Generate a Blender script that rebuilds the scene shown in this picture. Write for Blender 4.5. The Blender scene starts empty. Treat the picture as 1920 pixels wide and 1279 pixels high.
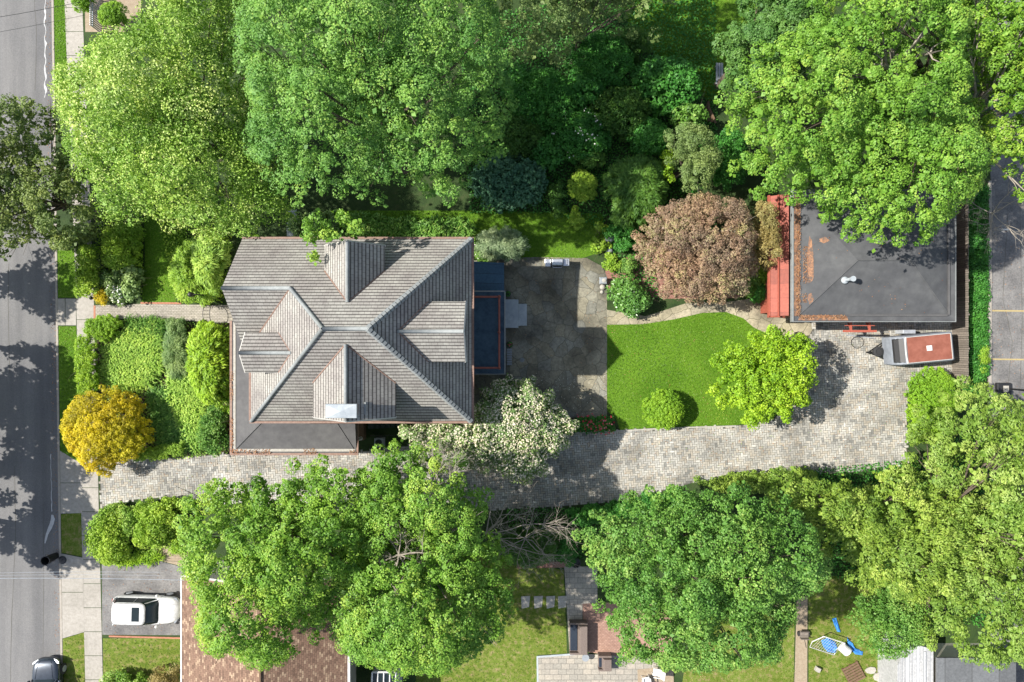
import bpy, math, random
import numpy as np
R = math.radians
# ---------------------------------------------------------------- camera, sky, sun, exposure
F, H = 1280.0, 45.714                      # focal length in photo pixels, height above ground
sc = bpy.context.scene
cam_d = bpy.data.cameras.new("camera"); cam = bpy.data.objects.new("camera", cam_d)
sc.collection.objects.link(cam); sc.camera = cam
cam.location = (0, 0, H); cam.rotation_euler = (0, 0, 0)
cam_d.sensor_width = 36; cam_d.lens = 24.0; cam_d.clip_start = .5; cam_d.clip_end = 2000
SUN = (-.94, .13, 1.0)                     # towards the sun
w = bpy.data.worlds.new("World"); sc.world = w; w.use_nodes = True
nt = w.node_tree; bg = nt.nodes["Background"]
sky = nt.nodes.new("ShaderNodeTexSky"); sky.sky_type = 'NISHITA'; sky.sun_disc = False
sky.sun_elevation = math.atan2(1.0, math.hypot(SUN[0], SUN[1])); sky.sun_rotation = math.atan2(SUN[0], SUN[1])
hs = nt.nodes.new('ShaderNodeHueSaturation'); hs.inputs['Saturation'].default_value = .72
nt.links.new(sky.outputs[0], hs.inputs['Color']); nt.links.new(hs.outputs[0], bg.inputs[0]); bg.inputs[1].default_value = .115
sl = bpy.data.lights.new("sun", 'SUN'); sl.energy = 5.0; sl.angle = R(.6); sl.color = (1, .955, .88)
so = bpy.data.objects.new("sun", sl); sc.collection.objects.link(so); so.location = (-30, 4, 40)
from mathutils import Vector
so.rotation_euler = Vector(SUN).to_track_quat('Z', 'Y').to_euler()
sc.view_settings.view_transform = 'Standard'; sc.view_settings.look = 'None'
sc.view_settings.exposure = .82; sc.view_settings.gamma = 1
sc.cycles.max_bounces = 6; sc.cycles.diffuse_bounces = 3; sc.cycles.transparent_max_bounces = 4
# ---------------------------------------------------------------- helpers
rng = np.random.default_rng(7); random.seed(7)
C = sc.collection
def W(px, py, z=0.0):
    """where a point of the plan measured on the photo stands, at height z"""
    k = (H - z) / F
    return np.array([(px - 960) * k, -(py - 639.5) * k, z])
def poly(pts, z=0.0): return [tuple(W(a, b, z)[:2]) for a, b in pts]
def tag(o, label=None, cat=None, group=None, kind=None):
    if label: o['label'] = label
    if cat: o['category'] = cat
    if group: o['group'] = group
    if kind: o['kind'] = kind
    return o
def thing(name, label, cat, loc=(0, 0, 0), group=None):
    o = bpy.data.objects.new(name, None); C.objects.link(o); o.location = tuple(loc); o.empty_display_size = .3
    return tag(o, label, cat, group)
def rootloc(p):
    v = np.zeros(3)
    while p is not None:
        v += np.array(p.location); p = p.parent
    return v
class MB:
    def __init__(s): s.v = []; s.f = []; s.uv = []; s.n = 0; s.hasuv = False
    def add(s, vs, fs, uvs=None):
        vs = [tuple(map(float, p)) for p in vs]
        b = len(s.v); s.v += vs; s.f += [tuple(b + i for i in f) for f in fs]
        if uvs: s.hasuv = True; s.uv += uvs
        else: s.uv += [None] * len(fs)
        return s
    def box(s, a, b, rot=0, org=None):
        x0, y0, z0 = a; x1, y1, z1 = b
        vs = [(x, y, z) for z in (z0, z1) for x, y in ((x0, y0), (x1, y0), (x1, y1), (x0, y1))]
        if rot:
            ox, oy = org if org is not None else ((x0 + x1) / 2, (y0 + y1) / 2); c, d = math.cos(rot), math.sin(rot)
            vs = [(ox + (x - ox) * c - (y - oy) * d, oy + (x - ox) * d + (y - oy) * c, z) for x, y, z in vs]
        return s.add(vs, [(3, 2, 1, 0), (4, 5, 6, 7), (0, 1, 5, 4), (1, 2, 6, 5), (2, 3, 7, 6), (3, 0, 4, 7)])
    def prism(s, pl, z0, z1):
        n = len(pl)
        area = sum(pl[i][0] * pl[(i + 1) % n][1] - pl[(i + 1) % n][0] * pl[i][1] for i in range(n))
        if area < 0: pl = pl[::-1]
        vs = [(x, y, z0) for x, y in pl] + [(x, y, z1) for x, y in pl]
        return s.add(vs, [tuple(range(n))[::-1], tuple(range(n, 2 * n))] + [(i, (i + 1) % n, n + (i + 1) % n, n + i) for i in range(n)])
    def sheet(s, pl, z):
        n = len(pl)
        area = sum(pl[i][0] * pl[(i + 1) % n][1] - pl[(i + 1) % n][0] * pl[i][1] for i in range(n))
        if area < 0: pl = pl[::-1]
        return s.add([(x, y, z) for x, y in pl], [tuple(range(n))])
    def tube(s, pts, rad, n=6, cap=True):
        pts = [np.array(p, float) for p in pts]; m = len(pts)
        if not hasattr(rad, '__len__'): rad = [rad] * m
        vs = []
        for i, p in enumerate(pts):
            t = pts[min(i + 1, m - 1)] - pts[max(i - 1, 0)]; t /= (np.linalg.norm(t) + 1e-9)
            a = np.array([0, 0, 1.]) if abs(t[2]) < .9 else np.array([1., 0, 0])
            u = np.cross(t, a); u /= np.linalg.norm(u); v = np.cross(t, u)
            for k in range(n):
                q = 2 * math.pi * k / n; vs.append(p + rad[i] * (math.cos(q) * u + math.sin(q) * v))
        fs = [(i * n + k, i * n + (k + 1) % n, (i + 1) * n + (k + 1) % n, (i + 1) * n + k) for i in range(m - 1) for k in range(n)]
        if cap: fs += [tuple(range(n)), tuple(range((m - 1) * n, m * n))[::-1]]
        return s.add(vs, fs)
    def lathe(s, c, prof, n=16):
        cx, cy, cz = c; m = len(prof)
        vs = [(cx + r * math.cos(2 * math.pi * k / n), cy + r * math.sin(2 * math.pi * k / n), cz + z) for r, z in prof for k in range(n)]
        fs = [(i * n + k, i * n + (k + 1) % n, (i + 1) * n + (k + 1) % n, (i + 1) * n + k) for i in range(m - 1) for k in range(n)]
        if prof[0][0] > 1e-4: fs.append(tuple(range(n))[::-1])
        if prof[-1][0] > 1e-4: fs.append(tuple(range((m - 1) * n, m * n)))
        return s.add(vs, fs)
    def loft(s, rings, cap=True):
        n = len(rings[0]); m = len(rings)
        vs = [p for r in rings for p in r]
        fs = [(i * n + k, i * n + (k + 1) % n, (i + 1) * n + (k + 1) % n, (i + 1) * n + k) for i in range(m - 1) for k in range(n)]
        if cap: fs += [tuple(range(n))[::-1], tuple(range((m - 1) * n, m * n))]
        return s.add(vs, fs)
    def face(s, pts):
        """a roof or wall face with uv in metres: u level, v up the slope"""
        P = [np.array(p, float) for p in pts]; nrm = np.zeros(3)
        for i in range(len(P)): nrm += np.cross(P[i], P[(i + 1) % len(P)])
        nrm /= np.linalg.norm(nrm)
        if nrm[2] < -1e-3: P = P[::-1]; nrm = -nrm
        u = np.cross([0, 0, 1.], nrm)
        u = np.array([1., 0, 0]) if np.linalg.norm(u) < 1e-3 else u / np.linalg.norm(u)
        v = np.cross(nrm, u)
        return s.add(P, [tuple(range(len(P)))], [[(float(p @ u), float(p @ v)) for p in P]])
    def xf(s, rot, loc):
        c, d = math.cos(rot), math.sin(rot)
        s.v = [(loc[0] + x * c - y * d, loc[1] + x * d + y * c, loc[2] + z) for x, y, z in s.v]; return s
    def build_each(s, name, mat, parent=None, **k):
        """one object per connected piece"""
        par = list(range(len(s.v)))
        def fd(a):
            while par[a] != a: par[a] = par[par[a]]; a = par[a]
            return a
        for f in s.f:
            for i in f[1:]: par[fd(i)] = fd(f[0])
        gr = {}
        for f, u in zip(s.f, s.uv): gr.setdefault(fd(f[0]), []).append((f, u))
        out = []
        for fs in gr.values():
            ids = sorted({i for f, _ in fs for i in f}); mp = {i: j for j, i in enumerate(ids)}; m = MB(); m.hasuv = s.hasuv
            m.v = [s.v[i] for i in ids]; m.f = [tuple(mp[i] for i in f) for f, _ in fs]; m.uv = [u for _, u in fs]; out.append(m.build(name, mat, parent, **k))
        return out
    def build(s, name, mat, parent=None, smooth=False, bevel=0, kind=None):
        me = bpy.data.meshes.new(name); l = rootloc(parent)
        me.from_pydata([(x - l[0], y - l[1], z - l[2]) for x, y, z in s.v], [], s.f)
        if s.hasuv:
            uvl = me.uv_layers.new(name="UVMap"); k = 0
            for f, u in zip(s.f, s.uv):
                for i in range(len(f)):
                    uvl.data[k].uv = u[i] if u else (0, 0); k += 1
        if smooth: me.polygons.foreach_set('use_smooth', [True] * len(me.polygons))
        me.materials.append(mat); me.update()
        o = bpy.data.objects.new(name, me); C.objects.link(o); o.parent = parent
        if bevel:
            b = o.modifiers.new('bevel', 'BEVEL'); b.width = bevel; b.segments = 2; b.limit_method = 'ANGLE'
        if kind: o['kind'] = kind
        return o
# ---------------------------------------------------------------- materials
def newmat(name):
    m = bpy.data.materials.new(name); m.use_nodes = True; t = m.node_tree; t.nodes.clear()
    out = t.nodes.new('ShaderNodeOutputMaterial'); b = t.nodes.new('ShaderNodeBsdfPrincipled')
    t.links.new(b.outputs[0], out.inputs[0]); return m, t, b, out
def N(t, kind, **kw):
    n = t.nodes.new('ShaderNode' + kind)
    for k, v in kw.items():
        if k in n.inputs: n.inputs[k].default_value = v
        else: setattr(n, k, v)
    return n
def ramp(t, fac, cols, pos=None):
    r = t.nodes.new('ShaderNodeValToRGB'); e = r.color_ramp.elements
    pos = pos or [i / (len(cols) - 1) for i in range(len(cols))]
    while len(e) < len(cols): e.new(.5)
    for i, (c, p) in enumerate(zip(cols, pos)): e[i].position = p; e[i].color = (*c, 1)
    t.links.new(fac, r.inputs[0]); return r.outputs[0]
def mixc(t, fac, a, b, mode='MIX'):
    m = t.nodes.new('ShaderNodeMix'); m.data_type = 'RGBA'; m.blend_type = mode
    for sock, v in ((m.inputs[0], fac), (m.inputs[6], a), (m.inputs[7], b)):
        if hasattr(v, 'links'): t.links.new(v, sock)
        elif isinstance(v, (int, float)): sock.default_value = v
        else: sock.default_value = (*v, 1)
    return m.outputs[2]
def pmat(name, cols, scale=3.0, detail=8, rough=.85, bump=.0, bscale=30, metal=0, big=None, spec=.3, coat=0, pos=None, streak=None):
    """mottled surface: fine noise through a ramp, broad patches multiplied over it, bump"""
    m, t, b, _ = newmat(name)
    tc = N(t, 'TexCoord'); g = N(t, 'NewGeometry')
    n1 = N(t, 'TexNoise', Scale=scale, Detail=detail, Roughness=.65); t.links.new(g.outputs['Position'], n1.inputs['Vector'])
    col = ramp(t, n1.outputs[0], cols, pos or [.3 + .4 * i / max(1, len(cols) - 1) for i in range(len(cols))])
    if big:
        n2 = N(t, 'TexNoise', Scale=big[0], Detail=3); t.links.new(g.outputs['Position'], n2.inputs['Vector'])
        col = mixc(t, 1.0, col, ramp(t, n2.outputs[0], [big[1], (1, 1, 1)], [.35, .62]), 'MULTIPLY')
    if streak:
        mp = N(t, 'Mapping'); mp.inputs['Scale'].default_value = streak; t.links.new(g.outputs['Position'], mp.inputs[0])
        n4 = N(t, 'TexNoise', Scale=1, Detail=5, Roughness=.6); t.links.new(mp.outputs[0], n4.inputs['Vector'])
        col = mixc(t, 1.0, col, ramp(t, n4.outputs[0], [(.78, .78, .79), (1.12, 1.11, 1.1)], [.35, .65]), 'MULTIPLY')
    t.links.new(col, b.inputs['Base Color'])
    b.inputs['Roughness'].default_value = rough; b.inputs['Metallic'].default_value = metal
    b.inputs['Specular IOR Level'].default_value = spec; b.inputs['Coat Weight'].default_value = coat
    if bump:
        n3 = N(t, 'TexNoise', Scale=bscale, Detail=4); t.links.new(g.outputs['Position'], n3.inputs['Vector'])
        bp = N(t, 'Bump', Strength=bump, Distance=.05); t.links.new(n3.outputs[0], bp.inputs['Height']); t.links.new(bp.outputs[0], b.inputs['Normal'])
    return m
def leafmat(name, cols, trans=.24, rough=.55, spec=.35, patch=None):
    m, t, b, out = newmat(name)
    a = N(t, 'Attribute', attribute_name='tone'); g = N(t, 'NewGeometry')
    col = ramp(t, a.outputs['Fac'], cols, [i / (len(cols) - 1) for i in range(len(cols))])
    n2 = N(t, 'TexNoise', Scale=.55, Detail=3); t.links.new(g.outputs['Position'], n2.inputs['Vector'])
    col = mixc(t, 1.0, col, ramp(t, n2.outputs[0], [patch or (.80, .86, .85), (1.05, 1.0, .9)], [.38, .62]), 'MULTIPLY')
    t.links.new(col, b.inputs['Base Color']); b.inputs['Roughness'].default_value = rough; b.inputs['Specular IOR Level'].default_value = spec
    tr = N(t, 'BsdfTranslucent'); t.links.new(mixc(t, 1.0, col, (1.1, 1.25, .55), 'MULTIPLY'), tr.inputs[0])
    mx = N(t, 'MixShader', Fac=trans); t.links.new(b.outputs[0], mx.inputs[1]); t.links.new(tr.outputs[0], mx.inputs[2]); t.links.new(mx.outputs[0], out.inputs[0])
    return m
def brickmat(name, c1, c2, mortar, bw, rh, ms=.012, uv=True, offset=.5, rough=.85, stain=.5, rot=0, bump=.4, c3=None, bias=0.0, freq=2, thr=None):
    m, t, b, _ = newmat(name)
    tc = N(t, 'TexCoord'); g = N(t, 'NewGeometry')
    src = tc.outputs['UV'] if uv else g.outputs['Position']
    if rot:
        mp = N(t, 'Mapping'); mp.inputs['Rotation'].default_value = (0, 0, rot); t.links.new(src, mp.inputs[0]); src = mp.outputs[0]
    br = t.nodes.new('ShaderNodeTexBrick'); br.offset = offset; br.offset_frequency = freq
    t.links.new(src, br.inputs['Vector'])
    for k, v in (('Color1', (*c1, 1)), ('Color2', (*c2, 1)), ('Mortar', (*mortar, 1)), ('Scale', 1), ('Mortar Size', ms), ('Mortar Smooth', .2), ('Brick Width', bw), ('Row Height', rh), ('Bias', bias)):
        br.inputs[k].default_value = v
    n1 = N(t, 'TexNoise', Scale=9, Detail=6, Roughness=.7); t.links.new(g.outputs['Position'], n1.inputs['Vector'])
    n2 = N(t, 'TexNoise', Scale=.5, Detail=5); t.links.new(g.outputs['Position'], n2.inputs['Vector'])
    bc = br.outputs[0]
    if thr:
        br.inputs['Color1'].default_value = (0, 0, 0, 1); br.inputs['Color2'].default_value = (1, 1, 1, 1); br.inputs['Mortar'].default_value = (0, 0, 0, 1)
        mid_ = tuple((a + b_) / 2 for a, b_ in zip(c1, c2)); dk = tuple(v * .7 for v in c2)
        bc = mixc(t, br.outputs['Fac'], ramp(t, br.outputs[0], [dk, c2, c2, mid_, c1], [.1, .35, thr - .15, thr - .02, thr + .06]), mortar)
    col = mixc(t, 1.0, bc, ramp(t, n1.outputs[0], [(.72, .72, .72), (1.15, 1.15, 1.15)], [.3, .7]), 'MULTIPLY')
    col = mixc(t, stain, col, ramp(t, n2.outputs[0], [c3 or (.6, .6, .62), (1.1, 1.08, 1.02)], [.35, .65]), 'MULTIPLY')
    t.links.new(col, b.inputs['Base Color']); b.inputs['Roughness'].default_value = rough; b.inputs['Specular IOR Level'].default_value = .25
    bp = N(t, 'Bump', Strength=bump, Distance=.03, invert=True); t.links.new(br.outputs['Fac'], bp.inputs['Height']); t.links.new(bp.outputs[0], b.inputs['Normal'])
    return m
def shinglemat(name, row=.232, wd=.30):
    m, t, b, _ = newmat(name); tc = N(t, 'TexCoord'); g = N(t, 'NewGeometry')
    br = t.nodes.new('ShaderNodeTexBrick'); t.links.new(tc.outputs['UV'], br.inputs['Vector'])
    for k, v in (('Color1', (.325, .32, .31, 1)), ('Color2', (.275, .27, .264, 1)), ('Mortar', (.14, .135, .13, 1)), ('Scale', 1), ('Mortar Size', .010), ('Mortar Smooth', .3), ('Brick Width', wd), ('Row Height', row), ('Bias', 0)): br.inputs[k].default_value = v
    sp = N(t, 'SeparateXYZ'); t.links.new(tc.outputs['UV'], sp.inputs[0])
    dv = N(t, 'Math', operation='DIVIDE'); t.links.new(sp.outputs[1], dv.inputs[0]); dv.inputs[1].default_value = row
    fr = N(t, 'Math', operation='FRACT'); t.links.new(dv.outputs[0], fr.inputs[0])
    ln = ramp(t, fr.outputs[0], [(.2, .19, .19), (.24, .23, .23), (1, 1, 1), (1.08, 1.08, 1.08), (.86, .86, .86)], [0, .17, .27, .55, 1])  # dark band on each course paints the shadow under the shingle above
    col = mixc(t, 1.0, br.outputs[0], ln, 'MULTIPLY')
    for sc_, d, lo, hi, p in ((11, 3, .9, 1.06, (.3, .7)), (1.2, 4, .86, 1.06, (.35, .65)), (.35, 4, .86, 1.06, (.4, .6))):
        n = N(t, 'TexNoise', Scale=sc_, Detail=d, Roughness=.7); t.links.new(g.outputs['Position'], n.inputs['Vector'])
        col = mixc(t, 1.0, col, ramp(t, n.outputs[0], [(lo, lo * .97, lo * .96), (hi, hi, hi * .97)], list(p)), 'MULTIPLY')
    t.links.new(col, b.inputs['Base Color']); b.inputs['Roughness'].default_value = .85; b.inputs['Specular IOR Level'].default_value = .25
    iv = N(t, 'Math', operation='SUBTRACT'); iv.inputs[0].default_value = 1; t.links.new(fr.outputs[0], iv.inputs[1])
    bp = N(t, 'Bump', Strength=.6, Distance=.03); t.links.new(iv.outputs[0], bp.inputs['Height']); t.links.new(bp.outputs[0], b.inputs['Normal'])
    return m
def flagmat(name, cols, scale=1.0, joint=(.05, .05, .035), jw=.03):
    m, t, b, _ = newmat(name); g = N(t, 'NewGeometry')
    nz = N(t, 'TexNoise', Scale=1.3, Detail=2); t.links.new(g.outputs['Position'], nz.inputs['Vector'])
    va = N(t, 'VectorMath', operation='MULTIPLY_ADD'); t.links.new(nz.outputs['Color'], va.inputs[0]); va.inputs[1].default_value = (.5, .5, 0); t.links.new(g.outputs['Position'], va.inputs[2])
    v1 = N(t, 'TexVoronoi', Scale=scale, voronoi_dimensions='2D', feature='DISTANCE_TO_EDGE'); t.links.new(va.outputs[0], v1.inputs['Vector'])
    v2 = N(t, 'TexVoronoi', Scale=scale, voronoi_dimensions='2D'); t.links.new(va.outputs[0], v2.inputs['Vector'])
    sp = N(t, 'SeparateColor'); t.links.new(v2.outputs['Color'], sp.inputs[0])
    col = ramp(t, sp.outputs[0], cols)
    n1 = N(t, 'TexNoise', Scale=6, Detail=8, Roughness=.7); t.links.new(g.outputs['Position'], n1.inputs['Vector'])
    col = mixc(t, 1.0, col, ramp(t, n1.outputs[0], [(.62, .62, .6), (1.2, 1.18, 1.12)], [.3, .7]), 'MULTIPLY')
    n2 = N(t, 'TexNoise', Scale=.45, Detail=4); t.links.new(g.outputs['Position'], n2.inputs['Vector'])
    col = mixc(t, 1.0, col, ramp(t, n2.outputs[0], [(.5, .5, .48), (1.2, 1.2, 1.14)], [.36, .6]), 'MULTIPLY')
    f = ramp(t, v1.outputs['Distance'], [(1, 1, 1), (0, 0, 0)], [jw * .5, jw])
    t.links.new(mixc(t, f, col, joint), b.inputs['Base Color']); b.inputs['Roughness'].default_value = .85; b.inputs['Specular IOR Level'].default_value = .2
    bp = N(t, 'Bump', Strength=.5, Distance=.03, invert=True); t.links.new(f, bp.inputs['Height']); t.links.new(bp.outputs[0], b.inputs['Normal'])
    return m
def tonemat(name, cols, rough=.8, big=((.62, .61, .58), .8)):
    m, t, b, _ = newmat(name); a = N(t, 'Attribute', attribute_name='tone'); g = N(t, 'NewGeometry')
    col = ramp(t, a.outputs['Fac'], cols)
    n1 = N(t, 'TexNoise', Scale=14, Detail=5, Roughness=.7); t.links.new(g.outputs['Position'], n1.inputs['Vector'])
    col = mixc(t, 1.0, col, ramp(t, n1.outputs[0], [(.75, .75, .75), (1.15, 1.15, 1.15)], [.3, .7]), 'MULTIPLY')
    n2 = N(t, 'TexNoise', Scale=big[1], Detail=4); t.links.new(g.outputs['Position'], n2.inputs['Vector'])
    col = mixc(t, 1.0, col, ramp(t, n2.outputs[0], [big[0], (1.05, 1.04, 1)], [.35, .6]), 'MULTIPLY')
    mp = N(t, 'Mapping'); mp.inputs['Scale'].default_value = (.10, .9, 1); t.links.new(g.outputs['Position'], mp.inputs[0])
    n4 = N(t, 'TexNoise', Scale=1, Detail=5, Roughness=.65); t.links.new(mp.outputs[0], n4.inputs['Vector'])
    col = mixc(t, 1.0, col, ramp(t, n4.outputs[0], [(.82, .82, .80), (1.06, 1.06, 1.04)], [.36, .58]), 'MULTIPLY')
    t.links.new(col, b.inputs['Base Color']); b.inputs['Roughness'].default_value = rough; b.inputs['Specular IOR Level'].default_value = .25
    return m
def stripemat(name, c1, c2, axis, period, duty=.12, rough=.7, **kw):
    """boards or seams running along one axis: dark joints every 'period' metres"""
    m, t, b, _ = newmat(name); g = N(t, 'NewGeometry')
    sp = N(t, 'SeparateXYZ'); t.links.new(g.outputs['Position'], sp.inputs[0])
    dv = N(t, 'Math', operation='DIVIDE'); t.links.new(sp.outputs[axis], dv.inputs[0]); dv.inputs[1].default_value = period
    fr = N(t, 'Math', operation='FRACT'); t.links.new(dv.outputs[0], fr.inputs[0])
    fl = N(t, 'Math', operation='FLOOR'); t.links.new(dv.outputs[0], fl.inputs[0])
    wn = N(t, 'TexWhiteNoise', noise_dimensions='1D'); t.links.new(fl.outputs[0], wn.inputs['W'])
    j = ramp(t, fr.outputs[0], [(0, 0, 0), (1, 1, 1)], [duty * .6, duty])
    n1 = N(t, 'TexNoise', Scale=7, Detail=7, Roughness=.7); t.links.new(g.outputs['Position'], n1.inputs['Vector'])
    col = mixc(t, 1.0, c1, ramp(t, n1.outputs[0], [(.7, .7, .7), (1.2, 1.2, 1.2)], [.3, .7]), 'MULTIPLY')
    col = mixc(t, 1.0, col, ramp(t, wn.outputs[0], [(.8, .8, .8), (1.15, 1.15, 1.15)]), 'MULTIPLY')
    t.links.new(mixc(t, j, c2, col), b.inputs['Base Color']); b.inputs['Roughness'].default_value = rough
    return m
def gloss(name, c, rough=.3, metal=0, coat=0, trans=0):
    m, t, b, _ = newmat(name); b.inputs['Base Color'].default_value = (*c, 1); b.inputs['Roughness'].default_value = rough
    b.inputs['Metallic'].default_value = metal; b.inputs['Coat Weight'].default_value = coat; b.inputs['Transmission Weight'].default_value = trans
    g = N(t, 'NewGeometry'); n = N(t, 'TexNoise', Scale=4, Detail=5); t.links.new(g.outputs['Position'], n.inputs['Vector'])
    t.links.new(mixc(t, 1.0, c, ramp(t, n.outputs[0], [(.85, .85, .85), (1.08, 1.08, 1.08)], [.35, .65]), 'MULTIPLY'), b.inputs['Base Color'])
    return m
M = {}
M['soil'] = pmat('soil', [(.035, .022, .014), (.07, .045, .03), (.11, .075, .05)], 5, bump=.5)
M['ground'] = pmat('ground_cover', [(.015, .03, .008), (.028, .055, .012), (.045, .06, .02)], 1.6, bump=.5, bscale=12)
M['lawn'] = pmat('lawn', [(.055, .13, .010), (.10, .20, .015), (.15, .27, .03)], 7, rough=.9, bump=.8, bscale=45, big=(.35, (.7, .78, .7)), spec=.1)
M['drylawn'] = pmat('dry_lawn', [(.08, .14, .015), (.15, .20, .035), (.31, .24, .13)], 3.2, rough=.95, bump=.8, bscale=40, big=(.5, (.8, .8, .7)), spec=.1)
M['asphalt'] = pmat('asphalt', [(.135, .133, .13), (.162, .16, .158), (.195, .19, .186)], 14, rough=.9, bump=.15, bscale=60, big=(.25, (.82, .83, .86)), streak=(.9, .06, 1))
M['asphalt2'] = pmat('old_asphalt', [(.13, .125, .12), (.19, .185, .18), (.25, .24, .225)], 9, rough=.9, bump=.2, bscale=50, big=(.6, (.72, .72, .73)), streak=(1.1, 1.1, 1))
M['concrete'] = pmat('concrete', [(.28, .26, .225), (.34, .315, .28), (.40, .37, .33)], 5, rough=.9, bump=.15, bscale=50, big=(.5, (.85, .85, .84)))
M['kerb'] = pmat('kerbstone', [(.27, .24, .20), (.36, .33, .29)], 4, rough=.9)
M['joint'] = pmat('joint_sand', [(.07, .066, .055), (.11, .105, .09)], 6)
M['paver'] = tonemat('paver', [(.22, .22, .215), (.33, .325, .315), (.43, .42, .40), (.38, .34, .29), (.52, .51, .49)], big=((.66, .65, .62), .55))
M['flag'] = flagmat('flagstone', [(.17, .16, .13), (.23, .21, .165), (.20, .2, .185), (.25, .23, .18), (.175, .17, .15)], 1.35, joint=(.085, .082, .065), jw=.02)
M['flagpath'] = flagmat('path_flagstone', [(.30, .27, .20), (.36, .32, .25), (.27, .25, .2)], 1.25, joint=(.12, .11, .07), jw=.022)
M['brickpath'] = brickmat('path_brick', (.34, .31, .26), (.42, .38, .33), (.17, .16, .12), .22, .11, .010, uv=False, stain=.4)
M['ashlar'] = brickmat('patio_paver', (.40, .36, .30), (.31, .29, .25), (.17, .16, .14), .55, .36, .014, uv=False, offset=.37, stain=.35)
M['redbrick'] = pmat('red_brick', [(.30, .12, .07), (.42, .2, .13)], 8)
M['mulch'] = pmat('mulch', [(.16, .07, .05), (.26, .13, .10), (.34, .2, .16)], 12, bump=.6)
M['path_dirt'] = pmat('dirt_path', [(.25, .19, .13), (.34, .28, .2)], 5, bump=.3)
M['shingle'] = shinglemat('slate_shingle')
M['flash'] = pmat('lead_flashing', [(.20, .215, .215), (.28, .295, .29)], 6, rough=.8, big=(.8, (.8, .8, .8)))
M['membrane'] = pmat('roof_membrane', [(.082, .08, .08), (.10, .098, .098), (.12, .118, .115)], 2.2, rough=.85, big=(.4, (.82, .82, .84)))
M['garageroof'] = pmat('garage_membrane', [(.068, .07, .072), (.085, .087, .09), (.105, .107, .108)], 1.8, rough=.8, big=(.5, (.8, .8, .82)))
M['rustpatch'] = pmat('rust_stain', [(.10, .085, .075), (.20, .11, .07), (.33, .18, .10)], 6, pos=[.38, .5, .62])
M['litter'] = leafmat('leaf_litter', [(.16, .06, .025), (.32, .14, .06), (.45, .26, .13)], trans=.05)
M['gutter'] = pmat('copper_gutter', [(.17, .10, .075), (.27, .18, .14)], 6, rough=.6)
M['nose'] = gloss('grey_nose_panel', (.20, .22, .25), .55, 0)
M['trim'] = pmat('white_trim', [(.42, .41, .38), (.52, .50, .47)], 5, rough=.6)
M['cream'] = pmat('cream_siding', [(.55, .5, .4), (.64, .6, .5)], 4, rough=.7)
M['navy'] = stripemat('navy_panel', (.028, .075, .13), (.012, .03, .05), 1, .62, .06)
M['navydeck'] = pmat('navy_deck', [(.012, .035, .06), (.03, .065, .10), (.045, .085, .125)], 2.2, rough=.5)
M['redrail'] = pmat('red_rail', [(.20, .06, .045), (.28, .09, .07)], 6, rough=.6)
M['redwood'] = stripemat('red_boards', (.27, .065, .04), (.14, .03, .02), 1, .9, .03)
M['orange'] = pmat('orange_paint', [(.29, .07, .045), (.36, .10, .065)], 5, rough=.6)
M['greyboard'] = stripemat('weathered_boards', (.20, .17, .14), (.05, .04, .035), 1, .145, .18)
M['wood'] = pmat('brown_wood', [(.10, .06, .035), (.19, .12, .075)], 7, rough=.7)
M['bark'] = pmat('bark', [(.06, .045, .03), (.13, .10, .075), (.2, .17, .135)], 9, rough=.9, bump=.6)
M['palebark'] = pmat('pale_bark', [(.22, .19, .15), (.36, .32, .27)], 9, rough=.9)
M['bluestone'] = pmat('bluestone', [(.33, .36, .38), (.43, .46, .47)], 5, rough=.8, big=(1.2, (.8, .82, .85)))
M['stone'] = pmat('garden_stone', [(.28, .26, .22), (.42, .40, .36)], 8)
M['steel'] = gloss('brushed_steel', (.55, .57, .6), .35, .7)
M['alu'] = gloss('aluminium', (.55, .58, .62), .35, .5)
M['white'] = gloss('white_paint', (.62, .62, .61), .35, 0, .3)
M['whiteroof'] = stripemat('white_metal_roof', (.44, .44, .44), (.24, .25, .26), 0, .22, .2, rough=.5)
M['black'] = gloss('black_plastic', (.018, .018, .02), .5)
M['iron'] = gloss('black_iron', (.02, .02, .02), .45, .3)
M['rubber'] = gloss('tyre_rubber', (.025, .025, .026), .8)
M['glass'] = gloss('car_glass', (.012, .02, .022), .12)
M['darkcar'] = gloss('dark_car_paint', (.035, .045, .06), .25, .5, .8)
M['rustroof'] = pmat('rust_red_roof', [(.22, .075, .05), (.27, .10, .07)], 3, rough=.7, big=(1.5, (.85, .82, .8)))
M['grey'] = pmat('grey_panel', [(.22, .24, .26), (.3, .32, .34)], 3, rough=.4)
M['browntile'] = brickmat('brown_shingle', (.37, .27, .185), (.215, .135, .095), (.11, .07, .05), .24, .125, .008, stain=.4, thr=.86, c3=(.85, .8, .8), bump=.4)
M['wicker'] = pmat('wicker', [(.12, .09, .075), (.2, .16, .14)], 22, rough=.7, bump=.4)
M['navycushion'] = pmat('navy_cushion', [(.014, .02, .035), (.025, .035, .05)], 8)
M['blue'] = pmat('blue_plastic', [(.03, .16, .45), (.06, .25, .58)], 3, rough=.4)
M['yellow'] = pmat('yellow_paint', [(.30, .24, .12), (.42, .33, .15)], 10)
M['chalk'] = pmat('chalky_residue', [(.36, .36, .36), (.5, .5, .5)], 5)
M['greenpaint'] = stripemat('dark_green_steps', (.02, .035, .03), (.006, .01, .009), 0, .3, .2)
M['darkgrey'] = stripemat('dark_grey_roof', (.12, .125, .13), (.06, .06, .06), 0, 1.7, .03)
M['pinkbrick'] = brickmat('pink_paver', (.34, .2, .15), (.42, .26, .2), (.2, .13, .1), .2, .1, .008, uv=False, stain=.3)
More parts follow.
